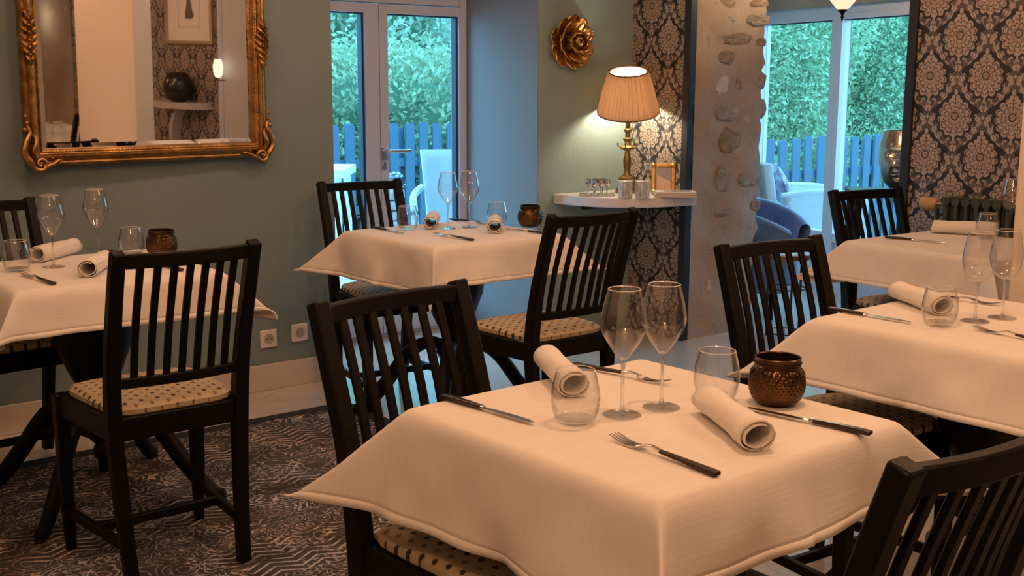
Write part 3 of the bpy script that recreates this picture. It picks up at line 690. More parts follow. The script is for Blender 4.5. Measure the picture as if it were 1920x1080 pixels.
for a, b, lab in (((1.51, 1.79), (1.393, 1.565), 'rolled napkin at the far left of the nearest table'), ((1.525, 1.365), (1.412, 1.15), 'rolled napkin lying nearest the camera, open end facing front'),
                  ((2.76, 4.0), (2.62, 3.82), 'rolled napkin behind the left tumbler before the French doors'), ((2.885, 3.745), (2.745, 3.565), 'rolled napkin at the right front of the table before the French doors'),
                  ((1.29, 4.01), (1.12, 3.855), 'rolled napkin behind the left wine glass under the mirror'), ((1.27, 3.66), (1.15, 3.47), 'rolled napkin right of the fork, partly behind the left foreground chair'),
                  ((2.765, 1.80), (2.655, 1.6), 'rolled napkin on the right table, behind its tumbler'), ((4.15, 2.56), (4.255, 2.355), 'rolled napkin on the farthest table, before the radiator')):
    x, y, r_ = two(a, b); place('n', x, y, r_, lab, NG, make_napkin)
for x, y, lab in ((1.671, 1.326, 'bronze hobnail candle holder on the nearest table'), (3.0, 3.66, 'bronze candle holder on the table before the blue reveal'), (1.50, 3.77, 'bronze candle holder on the table under the mirror, behind the chair back')):
    place('c', x, y, 0, lab, CG, make_candle)

# ------------------------------------------------------------------ gilt mirror
MY, MTILT = rad(3.2), rad(.9)
mw, mh = 1.0, 1.42
mir = thing('gilt_mirror', 'large gilt framed mirror with carved corners on the grey-teal wall', 'mirror', (2.288, YW-.03, 1.022))
# local: x runs left from the right outer edge (negative), z up, y towards the wall
mir.rotation_euler = (MTILT, 0, MY)
fwid = .062
obj('mirror_glass', G().box(-mw+fwid+.018, -fwid-.018, -.004, .0, fwid+.018, mh-fwid-.018), MIRROR, mir, smooth=False)
g = G(); bi, bo = .02, .0
x0, x1, z0, z1 = -mw+fwid-.004, -fwid+.004, fwid-.004, mh-fwid+.004
for (a, b2) in (((x0, z0), (x1, z0)), ((x1, z0), (x1, z1)), ((x1, z1), (x0, z1)), ((x0, z1), (x0, z0))):
    ax, az = a; bx, bz = b2; s = .023
    ia = (ax+s*(1 if ax == x0 else -1), az+s*(1 if az == z0 else -1)); ib = (bx+s*(1 if bx == x0 else -1), bz+s*(1 if bz == z0 else -1))
    g.add([(ax, -.0015, az), (bx, -.0015, bz), (ib[0], -.0042, ib[1]), (ia[0], -.0042, ia[1])], [(0, 1, 2, 3)])
obj('bevelled_edge', g, MIRROR, mir, smooth=False)
obj('back_board', G().box(-mw+.02, -.02, .001, .012, .02, mh-.02), BLACKW, mir, smooth=False)
fp = [(0, .008), (.0, -.006), (.004, -.016), (.012, -.022), (.018, -.02), (.021, -.026), (.028, -.034), (.037, -.036), (.043, -.031), (.045, -.024), (.05, -.022), (.053, -.026), (.058, -.024), (.062, -.012), (.062, -.002)]
cor = [(-mw, 0), (0, 0), (0, mh), (-mw, mh)]
for k, nm in enumerate(('bottom', 'right', 'top', 'left')):
    a = cor[k]; c2 = cor[(k+1) % 4]; d = Vector((c2[0]-a[0], c2[1]-a[1])).normalized(); n_ = Vector((-d.y, d.x)); g = G(); vs = []
    for e, (pt, sg) in enumerate(((a, 1), (c2, -1))):
        for (o_, y_) in fp: vs.append((pt[0]+n_.x*o_+d.x*o_*sg, y_, pt[1]+n_.y*o_+d.y*o_*sg))
    n = len(fp); g.add(vs, [(i, i+1, n+i+1, n+i) for i in range(n-1)])
    rail = obj('frame_rail', g, GOLD, mir)
    g = G(); Ln = (Vector(c2)-Vector(a)).length; cnt = int(Ln/.014)
    for i in range(cnt):
        s_ = .07+i*(Ln-.14)/cnt; g.ball((a[0]+d.x*s_+n_.x*.0535, -.026, a[1]+d.y*s_+n_.y*.0535), .0032, 6, 4, (1, .8, 1))
    obj('beading', g, GOLD, rail)
def spiral(cx, cz, r, turns, a0, sgn, y=-.035, n=28): return [(cx+r*(1-.8*i/n)*math.cos(a0+sgn*turns*2*PI*i/n), y-.012*i/n, cz+r*(1-.8*i/n)*math.sin(a0+sgn*turns*2*PI*i/n)) for i in range(n+1)]
for cx, cz, sx, sz in ((-mw, 0, 1, 1), (0, 0, -1, 1), (-mw, mh, 1, -1), (0, mh, -1, -1)):
    g = G(); T = lambda pts: [(cx+sx*x, y, cz+sz*z) for x, y, z in pts]
    g.tube(T(spiral(.042, .012, .03, 1.35, PI*.9, 1)), [.0115-.007*i/28 for i in range(29)], 8, up=(0, 1, 0))
    g.tube(T(bez([(.012, -.03, .012), (-.012, -.032, .05), (-.006, -.034, .09), (.012, -.03, .125), (.004, -.026, .15)], 6)), [.017-.011*i/24 for i in range(25)], 8, up=(0, 1, 0))
    g.tube(T(bez([(.03, -.032, .03), (.018, -.042, .06), (.03, -.042, .095), (.022, -.03, .12)], 6)), [.011-.006*i/18 for i in range(19)], 8, up=(0, 1, 0))
    g.tube(T(bez([(.055, -.034, .0), (.085, -.04, .008), (.11, -.036, .022), (.125, -.03, .02)], 6)), [.012-.008*i/18 for i in range(19)], 8, up=(0, 1, 0))
    for q in ((-.006, .135, .010), (.004, .16, .008), (-.001, .185, .0075), (.09, .03, .008)): g.ball((cx+sx*q[0], -.03, cz+sz*q[1]), q[2], 8, 6, (1, .8, 1.25))
    g.ball((cx+sx*.042, -.044, cz+sz*.012), .0085, 8, 6)
    obj('corner_scroll', g, GOLD, mir)
for sx, cx in ((-1, 0), (1, -mw)):
    g = G()
    for k in range(7):
        z = .37+k*.026; s_ = math.sin((k+.8)/7.6*PI)
        for q in (-1, 1): g.tube([(cx+sx*(.026+q*.002), -.034, z), (cx+sx*(.026+q*.014*s_), -.046, z+.018), (cx+sx*(.026+q*.026*s_), -.04, z+.03), (cx+sx*(.026+q*.03*s_), -.028, z+.022)], [.006, .009, .007, .002], 7, up=(0, 1, 0))
        g.ball((cx+sx*.026, -.044, z+.01), .0075, 8, 6)
    obj('side_acanthus', g, GOLD, mir)

# sockets
def socket(x, z, lab):
    t = thing('wall_socket', lab, 'socket', (x, YW, z), 0, 'white wall sockets'); wh = mat('white_plastic', (.74, .70, .66), .35)
    obj('face_plate', G().box(-.04, .04, -.009, 0, -.04, .04), wh, t, bevel=.006)
    obj('well', G().lathe([(.0225, .0), (.0225, .0022), (.0205, .0024), (.0195, .0006), (.001, .0006)], 24, mtx=Matrix.Translation((0, -.0088, 0)) @ Matrix.Rotation(PI/2, 4, 'X')), mat('socket_well_shade', (.42, .38, .34), .4), t)  # raised disc, its darker colour stands in for the recess's shade
    g = G()
    for q in (-.0095, .0095): g.lathe([(.0025, 0), (.0025, .0012)], 8, mtx=Matrix.Translation((q, -.0100, 0)) @ Matrix.Rotation(PI/2, 4, 'X'))
    obj('contact_hole', g, DARKTRIM, t); obj('earth_pin', G().lathe([(.0022, 0), (.0022, .008), (.001, .009)], 8, mtx=Matrix.Translation((0, -.0098, .011)) @ Matrix.Rotation(PI/2, 4, 'X')), CHROME, t)
socket(2.285, .228, 'white wall socket on the teal wall, left of the two'); socket(2.437, .236, 'white wall socket nearer the door recess, right of the two')

# ------------------------------------------------------------------ corner shelf and what stands on it
ZS = .772; SX, SY = XW, YW
sh = thing('corner_shelf', 'white rounded corner shelf between the sage wall and the wallpaper', 'shelf', (SX, SY, 0))
R1, R2 = .545, .49
arc = [(-.0, -.0)]+[(-R1*abs(math.cos(t_))**.8, -R2*abs(math.sin(t_))**.8) for t_ in [PI/2*i/30 for i in range(31)]]
obj('shelf_board', G().prism(arc, ZS-.05, ZS), mat('white_shelf_lacquer', (.78, .75, .72), .35), sh, smooth=True, bevel=.006)
obj('bracket', G().box(-.35, -.002, -.03, -.002, ZS-.09, ZS-.05).box(-.03, -.002, -.32, -.03, ZS-.09, ZS-.05), DARKTRIM, sh, smooth=False)
LX, LY = 4.272, 4.42
lampo = thing('table_lamp', 'lit table lamp with pleated copper shade and brass candlestick base', 'lamp', (LX, LY, ZS))
obj('base', G().lathe([(.058, 0), (.06, .012), (.052, .018), (.05, .03), (.042, .036), (.038, .06), (.044, .068), (.044, .078), (.036, .084), (.026, .09)], 8), BRASS, lampo, bevel=.002)
obj('stem', G().lathe([(.026, .09), (.018, .10), (.015, .115), (.02, .14), (.022, .165), (.016, .195), (.013, .215), (.018, .222), (.04, .228), (.042, .236), (.034, .244), (.018, .25), (.014, .262), (.022, .272), (.024, .28), (.014, .288), (.013, .31), (.02, .318), (.02, .326), (.013, .333), (.013, .36), (.017, .366), (.012, .38), (.012, .445)], 20), BRASS, lampo)
g = G()
for k in range(4):
    a = k*PI/2+.6; g.tube(bez([(.036*math.cos(a), .036*math.sin(a), .236), (.05*math.cos(a), .05*math.sin(a), .243), (.05*math.cos(a), .05*math.sin(a), .258)], 4), .004, 6)
obj('drip_pan_leaf', g, BRASS, lampo)
m, nt, b, out = nmat('pleated_copper_silk'); b.inputs['Base Color'].default_value = (.56, .38, .26, 1); b.inputs['Roughness'].default_value = .55
tr = nt.nodes.new('ShaderNodeBsdfTranslucent'); tr.inputs[0].default_value = (.40, .255, .165, 1); mx = nt.nodes.new('ShaderNodeMixShader'); mx.inputs[0].default_value = .42
nt.links.new(b.outputs[0], mx.inputs[1]); nt.links.new(tr.outputs[0], mx.inputs[2]); nt.links.new(mx.outputs[0], out.inputs[0]); SHADE = m
SB, ST_ = .415, .63
r3 = random.Random(4); pl = [r3.uniform(.4, 1.4) for _ in range(64)]
def shp(u, v):
    a = 2*PI*u; k = int(u*64) % 64; r = .158+(.098-.158)*v+.012*math.sin(PI*v)*.2+.0042*pl[int(u*23) % 64]*math.sin(a*44+2.5*math.sin(a*5))+.002*math.sin(a*97); return (r*math.cos(a), r*math.sin(a), SB+(ST_-SB)*v)
shade = obj('shade', G().grid(shp, 384, 8, True), SHADE, lampo, fix=False)
m, nt, b, out = nmat('cream_shade_lining'); b.inputs['Base Color'].default_value = (.85, .80, .72, 1)
tr = nt.nodes.new('ShaderNodeBsdfTranslucent'); tr.inputs[0].default_value = (.85, .74, .6, 1); mx = nt.nodes.new('ShaderNodeMixShader'); mx.inputs[0].default_value = .5
nt.links.new(b.outputs[0], mx.inputs[1]); nt.links.new(tr.outputs[0], mx.inputs[2]); nt.links.new(mx.outputs[0], out.inputs[0])
obj('lining', G().lathe([(.150, SB+.002), (.129, .49), (.108, .57), (.091, ST_-.002)], 48, caps=False), m, shade)
tp = Vector((0, 0, .43)); shade.matrix_local = Matrix.Translation(tp) @ Matrix.Rotation(rad(17), 4, Vector((math.cos(YAW+.16), -math.sin(YAW+.16), 0))) @ Matrix.Translation(-tp)
g = G()
for (r, z) in ((.158, SB), (.098, ST_)): g.tube([(r*math.cos(2*PI*i/48), r*math.sin(2*PI*i/48), z) for i in range(49)], .0034, 6, caps=False)
obj('shade_trim', g, mat('brown_braid', (.12, .06, .03), .8), shade)
g = G()
for k in range(3): a = k*2*PI/3; g.tube([(0, 0, ST_-.03), (.098*math.cos(a), .098*math.sin(a), ST_-.002)], .0018, 6)
obj('shade_carrier', g, BRASS, shade)
obj('bulb', G().lathe([(.012, .44), (.014, .455), (.026, .485), (.03, .51), (.024, .535), (.001, .547)], 18), emit('glowing_bulb', (1, .82, .58), 210), lampo)
# tray with small silver goblets
TX, TY = 4.045, 4.40
tr_ = thing('silver_tray', 'small rectangular silver tray at the left end of the shelf', 'tray', (TX, TY, ZS), rad(-38))
def tray_poly(w, d): return [(-w, -d), (w, -d), (w, d), (-w, d)]
obj('tray_plate', G().box(-.082, .082, -.05, .05, 0, .004), SILVER, tr_, bevel=.002)
g = G()
for p, q in (((-.085, -.053), (.085, -.053)), ((.085, -.053), (.085, .053)), ((.085, .053), (-.085, .053)), ((-.085, .053), (-.085, -.053))): g.tube([(*p, .006), (*q, .006)], .0035, 8)
obj('tray_rim', g, SILVER, tr_)
def make_goblet(label):
    t = thing('silver_goblet', label, 'goblet', group='silver goblets on the tray')
    obj('cup', G().lathe([(.003, .036), (.010, .04), (.0145, .05), (.0155, .062), (.0145, .078), (.0135, .078), (.0145, .06), (.009, .043), (.001, .041)], 18), SILVER, t)
    obj('stem', G().lathe([(.0125, 0), (.013, .002), (.004, .006), (.003, .015), (.0045, .02), (.003, .026), (.004, .037)], 14), SILVER, t); return t
for k, (dx, dy) in enumerate(((-.045, .012), (-.018, -.022), (-.008, .02), (.018, -.012), (.03, .022), (.05, -.008))):
    a = rad(-38); x = TX+dx*math.cos(a)-dy*math.sin(a); y = TY+dx*math.sin(a)+dy*math.cos(a)
    nmz = 'small silver goblet on the tray, %s' % ('leftmost of the six', 'front, second from the left', 'back, third from the left', 'front, third from the right', 'back, second from the right', 'rightmost of the six')[k]
    place('gob', x, y, 0, nmz, 'silver goblets on the tray', make_goblet, ZS+.0042)
def make_votive(label):
    t = thing('votive_tumbler', label, 'tealight glass', group='marbled votive glasses on the shelf')
    m = MATS.get('votive') or mat('votive', (.72, .68, .64), .25, var=.5, vscale=90, stretch=(1, 1, .25))
    obj('cup', G().lathe([(.001, 0), (.034, 0), (.036, .004), (.0385, .085), (.036, .086), (.034, .012), (.001, .01)], 28), m, t)
    obj('wax', G().lathe([(.001, .011), (.033, .011), (.035, .05), (.001, .051)], 20), mat('candle_wax', (.75, .68, .55), .5), t); return t
for px, py, lab in ((4.075, 4.225, 'marbled glass votive on the shelf, left of the two'), (4.137, 4.168, 'marbled glass votive on the shelf, right of the two')): place('vot', px, py, 0, lab, 'marbled votive glasses on the shelf', make_votive, ZS)
fr = thing('photo_frame', 'small ornate gold photo frame beside the lamp', 'photo frame', (4.345, 4.225, ZS+.002), rad(-43)); fr.rotation_euler = (rad(-9), 0, rad(-43))
g = G()
for a, b2, n in (((-.05, 0), (.05, 0), 0), ((-.05, .135), (.05, .135), 0), ((-.05, 0), (-.05, .135), 0), ((.05, 0), (.05, .135), 0)): g.tube([(a[0], 0, a[1]+.011), (b2[0], 0, b2[1]+.011)], [(.012, .009)]*2, 8, up=(0, 1, 0))
for x in (-.05, .05):
    for z in (.011, .146): g.ball((x, -.004, z), .0145, 10, 7)
obj('gilt_frame', g, GOLDF, fr)
obj('glazing', G().box(-.042, .042, -.003, .001, .018, .14), mat('grey_print', (.42, .42, .46), .15, spec=.8), fr, smooth=False)
obj('print', G().add([(-.035, -.0035, .02), (.036, -.0035, .02), (.036, -.0035, .065), (-.035, -.0035, .1)], [(0, 1, 2, 3)]), mat('cream_print', (.82, .60, .42), .4), fr, smooth=False)
obj('easel_back', G().box(-.02, .02, .003, .006, .0, .1, Matrix.Rotation(rad(-14), 4, 'X')), BLACKW, fr, smooth=False)
for k, (z0, h_, w_, d_, c_, lab) in enumerate(((0, .014, .105, .07, (.45, .41, .37), 'lower of two thin books lying at the right end of the shelf'), (.014, .012, .10, .066, (.62, .58, .54), 'upper of two thin books on the shelf, dark print on its cover'))):
    bk = thing('book', lab, 'book', (4.325, 4.125, ZS+z0+.0005), rad(-42)+k*.05, 'books at the right end of the shelf'); cm = mat('book_cover_%s' % ('grey', 'pale')[k], c_, .4)
    obj('cover', G().box(-w_, w_, -d_, d_, 0, .002).box(-w_, w_, -d_, d_, h_-.002, h_).box(-w_, -w_+.003, -d_, d_, .002, h_-.002), cm, bk, smooth=False)
    obj('pages', G().box(-w_+.004, w_-.003, -d_+.003, d_-.003, .002, h_-.002), mat('paper_pages', (.75, .70, .62), .8), bk, smooth=False)
    if k: obj('cover_print', G().box(-.055, .08, -.03, .035, h_, h_+.0004).box(-.02, .0, -.045, -.03, h_, h_+.0004), mat('cover_picture', (.13, .11, .10), .35, var=.6, vscale=30), bk, smooth=False)

# gold flower on the sage wall
fl = thing('gold_wall_flower', 'gold leaf peony wall sculpture above the lamp', 'wall ornament', (4.008, YW, 1.538))
def petal_mesh(L, W_, cup, name):
    def f_(u, v):
        x = (u-.5)*2; wv = W_*(math.sin(PI*min(1, .18+v*.72)))*(1 if v < .86 else 1-.8*((v-.86)/.14)**2)
        return (x*wv, -cup*(v**1.6)*L-.35*cup*L*(x*x)*v+.004*math.sin(u*17+v*3), v*L*(1-.06*abs(math.sin(u*9))*(v > .9)))
    return G().grid(f_, 9, 8)
rk = random.Random(11); first = {}
for ring, (n, r0_, L, W_, cup, tilt, yo) in enumerate(((10, .05, .10, .05, .12, 12, -.006), (9, .04, .085, .045, .2, 28, -.02), (8, .03, .065, .038, .35, 48, -.032), (6, .022, .05, .03, .5, 66, -.04), (4, .012, .035, .022, .6, 78, -.045))):
    for i in range(n):
        if ring not in first: first[ring] = petal_mesh(L, W_, cup, 'petal').mesh('petal', GOLDF, True, False)
        a = 2*PI*i/n+ring*.37+rk.uniform(-.1, .1); o = link('petal', first[ring], fl)
        o.matrix_local = Matrix.Rotation(a, 4, 'Y') @ Matrix.Translation((0, yo+rk.uniform(-.004, .004), r0_)) @ Matrix.Rotation(rad(tilt+rk.uniform(-8, 8)), 4, 'X')
        md = o.modifiers.new('solid', 'SOLIDIFY'); md.thickness = .002
obj('flower_heart', G().ball((0, -.03, 0), .028, 14, 9, (1, .7, 1)), mat('dark_gold', (.16, .085, .03), .4, 1), fl)
obj('back_disc', G().lathe([(.07, 0), (.07, .008), (.001, .009)], 24, mtx=Matrix.Rotation(PI/2, 4, 'X')), GOLDF, fl)

# radiator with valve
ra = thing('radiator', 'dark green column radiator under the damask wallpaper', 'radiator', (XW-.025, 2.66, 0))
for k in range(9):
    y = -.012-k*.045
    p = [(-.03, y, .17), (-.03, y, .86)]
    g = G()
    for xx in (-.058, -.012): g.tube([(xx, y, .12), (xx, y, .86)], [(.0165, .012)]*2, 8, up=(0, 1, 0))
    g.tube([(-.075, y, .865), (.0, y, .865)], [(.018, .02)]*2, 8, up=(0, 1, 0)); g.tube([(-.075, y, .12), (.0, y, .12)], [(.018, .022)]*2, 8)
    obj('radiator_section', g, GREENR, ra)
for y in (-.012, -.012-8*.045): obj('foot', G().box(-.07, -.005, y-.012, y+.012, 0, .11), GREENR, ra, bevel=.004)
g = G(); g.tube([(-.035, .0, .845), (-.035, .05, .845)], .012, 10, up=(0, 0, 1)); obj('valve_body', g, CHROME, ra)
mk = Matrix.Translation((-.035, .045, .845)) @ Matrix.Rotation(-PI/2, 4, 'X')
obj('valve_knob', G().lathe([(.018, 0), (.024, .006), (.0265, .018), (.026, .034), (.029, .042), (.029, .062), (.024, .072), (.001, .075)], 20, mtx=mk), WOODK, ra)
g = G(); g.tube(bez([(-.035, .05, .845), (-.02, .052, .78), (-.015, .05, .3), (-.015, .05, 0)], 4), .009, 8); obj('pipe', g, GREENR, ra)
# cream column
struct('column', G().box(3.17, 3.30, .88, 1.709, 0, CH), CREAM, bevel=.01)

# ------------------------------------------------------------------ inside the annex: tub chair, side table, mask on console, pendant
tub = thing('tub_armchair', 'blue velvet tub armchair behind the stone jamb', 'armchair', (5.35, 4.42, 0), rad(200))
def tubpt(u, v, ro, ri, zt):
    a = rad(-145+290*u)+PI/2; q = abs(u-.5)*2; top = zt-.16*q**2.2; return a, top
def outer(u, v): a, top = tubpt(u, v, 0, 0, .66); r = .235+.07*v**.8; return (r*math.cos(a), -r*math.sin(a), .16+(top-.16)*v)
def rim(u, v): a, top = tubpt(u, v, 0, 0, .66); b = PI*v; r = .272+.034*math.cos(b); return (r*math.cos(a), -r*math.sin(a), top+.03*math.sin(b))
def inner(u, v): a, top = tubpt(u, v, 0, 0, .66); r = .238-.03*v; return (r*math.cos(a), -r*math.sin(a), top+(.34-top)*v)
obj('shell', G().grid(outer, 40, 7).grid(rim, 40, 7).grid(inner, 40, 6), VELVET, tub, fix=True)
obj('seat_cushion', G().lathe([(.001, .2), (.235, .2), (.25, .24), (.25, .38), (.235, .41), (.001, .425)], 32), VELVET, tub)
for k in range(4): a = PI/4+k*PI/2; obj('leg', G().tube([(.17*math.cos(a), .17*math.sin(a), .2), (.2*math.cos(a), .2*math.sin(a), 0)], [.014, .009], 8), BLACKW, tub)
st = thing('side_table', 'small round side table with white top before the velvet armchair', 'side table', (5.0, 3.93, 0))
obj('table_top', G().lathe([(.001, .432), (.112, .432), (.115, .44), (.112, .45), (.001, .45)], 32), WHITEP, st)
obj('brass_band', G().lathe([(.116, .42), (.118, .42), (.118, .444), (.116, .444), (.116, .42)], 32, caps=False), BRASS, st)
for k in range(3): a = k*2*PI/3+.4; obj('leg', G().tube([(.1*math.cos(a), .1*math.sin(a), .43), (.1*math.cos(a), .1*math.sin(a), 0)], .006, 8), DARKTRIM, st)
for z in (.26, .02): obj('ring_brace', G().tube([(.1*math.cos(2*PI*i/32), .1*math.sin(2*PI*i/32), z) for i in range(33)], .004, 6, caps=False), DARKTRIM, st)
cn = thing('console_table', 'dark console table by the garden window under the metal face', 'console table', (5.42, 3.47, 0), rad(-45))
obj('table_top', G().box(-.33, .36, -.14, .14, .765, .795), mat('dark_slate_wood', (.035, .04, .045), .25), cn, bevel=.004)
for x in (-.3, .33):
    for y in (-.11, .11): obj('leg', G().box(x-.018, x+.018, y-.018, y+.018, 0, .765), BLACKW, cn, smooth=False)
mk_ = thing('metal_face', 'shiny silver and gold metal face sculpture before the window', 'sculpture', (5.39, 3.518, .7955), rad(-60))
def gs(x, y, cx, cy, sx, sy): return math.exp(-((x-cx)/sx)**2-((y-cy)/sy)**2)
def face(u, v):
    a = 2*PI*(u-.5); z = .305*v; t = v
    rx = .096*(.62+.75*math.sin(PI*min(1, .12+t*.62))**.9-.12*max(0, t-.8)); ry = rx*1.08
    if t < .14: k = (t/.14); rx *= .72+.28*k; ry *= .66+.34*k
    x = rx*math.sin(a); y = -ry*math.cos(a)
    if abs(a) < 1.5:
        xf = x/.096; d = 0
        d += .030*gs(xf, t, 0, .46, .20, .10)+.020*gs(xf, t, 0, .56, .13, .14)+.010*gs(xf, t, 0, .43, .34, .035)        # nose
        for s in (-1, 1): d -= .020*gs(xf, t, s*.44, .60, .26, .055); d += .010*gs(xf, t, s*.44, .595, .20, .03); d += .012*gs(xf, t, s*.42, .69, .36, .03); d += .008*gs(xf, t, s*.55, .45, .22, .09)
        d += .016*gs(xf, t, 0, .315, .30, .03)+.015*gs(xf, t, 0, .26, .26, .03)-.012*gs(xf, t, 0, .287, .34, .010)-.008*gs(xf, t, 0, .215, .3, .03)+.014*gs(xf, t, 0, .15, .26, .05)-.006*gs(xf, t, 0, .37, .07, .03)
        y -= d*1.5
    return (x, y, z)
SG = mat('silver_gold_metal', (.70, .65, .53), .2, 1, var=.2, vscale=14)
g = G(); g.grid(face, 120, 90, True); obj('face_shell', g, SG, mk_, solid=(.004, -1), fix=False)
obj('neck_base', G().lathe([(.055, -.0), (.06, .004), (.055, .012), (.045, .02)], 28), SG, mk_)
pn = thing('pendant_lamp', 'lit glass pendant lamp hanging before the garden window', 'lamp', (5.09, 3.73, 1.65))
lamp(5.09, 3.73, 1.99, 15, .04, (1, .72, .45))
obj('finial', G().lathe([(.001, 0), (.006, .003), (.004, .01), (.009, .017), (.005, .026), (.012, .04), (.024, .05), (.026, .056)], 14), BLACKW, pn)
m, nt, b, out = nmat('ribbed_lamp_glass'); b.inputs['Base Color'].default_value = (.9, .82, .68, 1); b.inputs['Roughness'].default_value = .3
b.inputs['Emission Color'].default_value = (1, .80, .52, 1); b.inputs['Emission Strength'].default_value = .9
obj('glass_shade', G().lathe([(.026, .056), (.05, .085), (.085, .13), (.11, .19), (.115, .24), (.10, .27), (.03, .29)], 48, rmod=lambda a, k: 1+.02*math.sin(a*16)), m, pn)
obj('rod', G().tube([(0, 0, .28), (0, 0, CH-1.652)], .006, 8), BLACKW, pn); obj('ceiling_rose', G().lathe([(.05, CH-1.675), (.05, CH-1.66), (.02, CH-1.685)], 16), BLACKW, pn)

# ------------------------------------------------------------------ seen only in the mirror
pic = thing('framed_picture', 'framed drawing of a gown reflected in the mirror', 'picture', (XW, .17, 1.49))
obj('picture_frame', G().box(-.03, 0, -.36, -.335, 0, .72).box(-.03, 0, .335, .36, 0, .72).box(-.03, 0, -.335, .335, 0, .025).box(-.03, 0, -.335, .335, .695, .72), mat('silver_gilt_frame', (.55, .45, .33), .35, .8), pic, smooth=False, bevel=.003)
obj('mount_card', G().box(-.012, -.006, -.335, .335, .025, .695), mat('mount_card', (.72, .68, .65), .7), pic, smooth=False)
obj('mount_line', G().box(-.0135, -.012, -.17, .17, .13, .134).box(-.0135, -.012, -.17, -.166, .134, .5).box(-.0135, -.012, .166, .17, .134, .5).box(-.0135, -.012, -.17, .17, .5, .504), mat('mount_line_grey', (.3, .28, .26), .7), pic, smooth=False)
gw = [(-.02, .47), (.02, .47), (.028, .43), (.02, .38), (.032, .33), (.05, .27), (.075, .22), (.06, .20), (0, .195), (-.06, .20), (-.055, .25), (-.035, .31), (-.022, .38), (-.03, .43)]
obj('gown_drawing', G().prism(gw, .0122, .0138, Matrix(((0, 0, -1, 0), (1, 0, 0, 0), (0, 1, 0, 0), (0, 0, 0, 1)))), mat('drawing_ink', (.13, .10, .08), .8), pic, smooth=False)
ws = thing('wall_console', 'grey half-round wall console reflected in the mirror', 'shelf', (XW, .1, 0))
obj('console_top', G().prism([(0, -.36)]+[(-.24*math.cos(a), .36*math.sin(a)) for a in [(-PI/2+PI*i/24) for i in range(25)]], .98, 1.03), mat('grey_console_paint', (.45, .42, .40), .5), ws)
obj('console_leg', G().tube(bez([(-.1, .05, .98), (-.13, .0, .8), (-.05, -.04, .55), (-.03, -.1, .3), (-.06, -.08, 0)], 5), [(.04, .02)]*21, rect=True, up=(0, 1, 0)), mat('grey_console_paint', (.45, .42, .40), .5), ws, bevel=.004)
dp = thing('dark_vase', 'rounded dark pot on the wall console reflected in the mirror', 'vase', (XW-.12, .16, 1.0305))
obj('pot_body', G().lathe([(.05, 0), (.095, .03), (.12, .09), (.118, .15), (.09, .21), (.055, .235), (.05, .225), (.08, .2), (.1, .1), (.001, .02)], 28), mat('dark_pot_glaze', (.02, .016, .014), .25), dp)
dr = tag(link('door_2', None), kind='structure')
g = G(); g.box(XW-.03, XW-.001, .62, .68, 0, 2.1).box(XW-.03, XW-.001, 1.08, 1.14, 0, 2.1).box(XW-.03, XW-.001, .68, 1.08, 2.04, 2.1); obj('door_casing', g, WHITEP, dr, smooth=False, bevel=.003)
obj('door_panel', G().box(XW-.02, XW-.001, 0.68, 1.08, 0.004, 2.04), mat('pale_grey_door_paint', (.62, .64, .68), .4), dr, smooth=False)
sn = thing('wall_sconce', 'small lit glass sconce reflected at the right of the mirror', 'lamp', (XW-.03, .72, 1.24))
obj('sconce_glass', G().lathe([(.02, 0), (.035, .03), (.04, .09), (.025, .14)], 20, (-.06, 0, 0)), emit('sconce_glow', (1, .84, .6), 1.2), sn); obj('sconce_arm', G().tube([(0, 0, -.02), (-.06, 0, -.02), (-.06, 0, .005)], .006, 8), BRASS, sn)
struct('wall_stone_niche', G().box(XW-.012, XW, -3.1, -1.98, 0, 1.95), PLASTER)
struct('trim_4', G().box(XW-.08, XW, -3.3, -1.8, 1.95, 2.3), mat('dark_beam_wood', (.03, .02, .014), .6), bevel=.01)
flp = thing('floor_lamp', 'slim lit floor lamp against the stone niche, seen only in the mirror', 'lamp', (XW-.2, -2.5, 0))
obj('base', G().lathe([(.12, 0), (.12, .015), (.03, .03), (.012, .05)], 24), BRASS, flp); obj('pole', G().tube([(0, 0, .04), (0, 0, 1.62)], .012, 10), BRASS, flp); obj('glass_shade', G().lathe([(.03, 1.62), (.06, 1.68), (.07, 1.74), (.05, 1.78)], 20), emit('floor_lamp_glow', (1, .86, .62), 6), flp)
struct('trim_3', G().box(-1.6, XW, -1.9, -1.65, 2.15, CH), mat('dark_beam_wood', (.03, .02, .014), .6), bevel=.01)
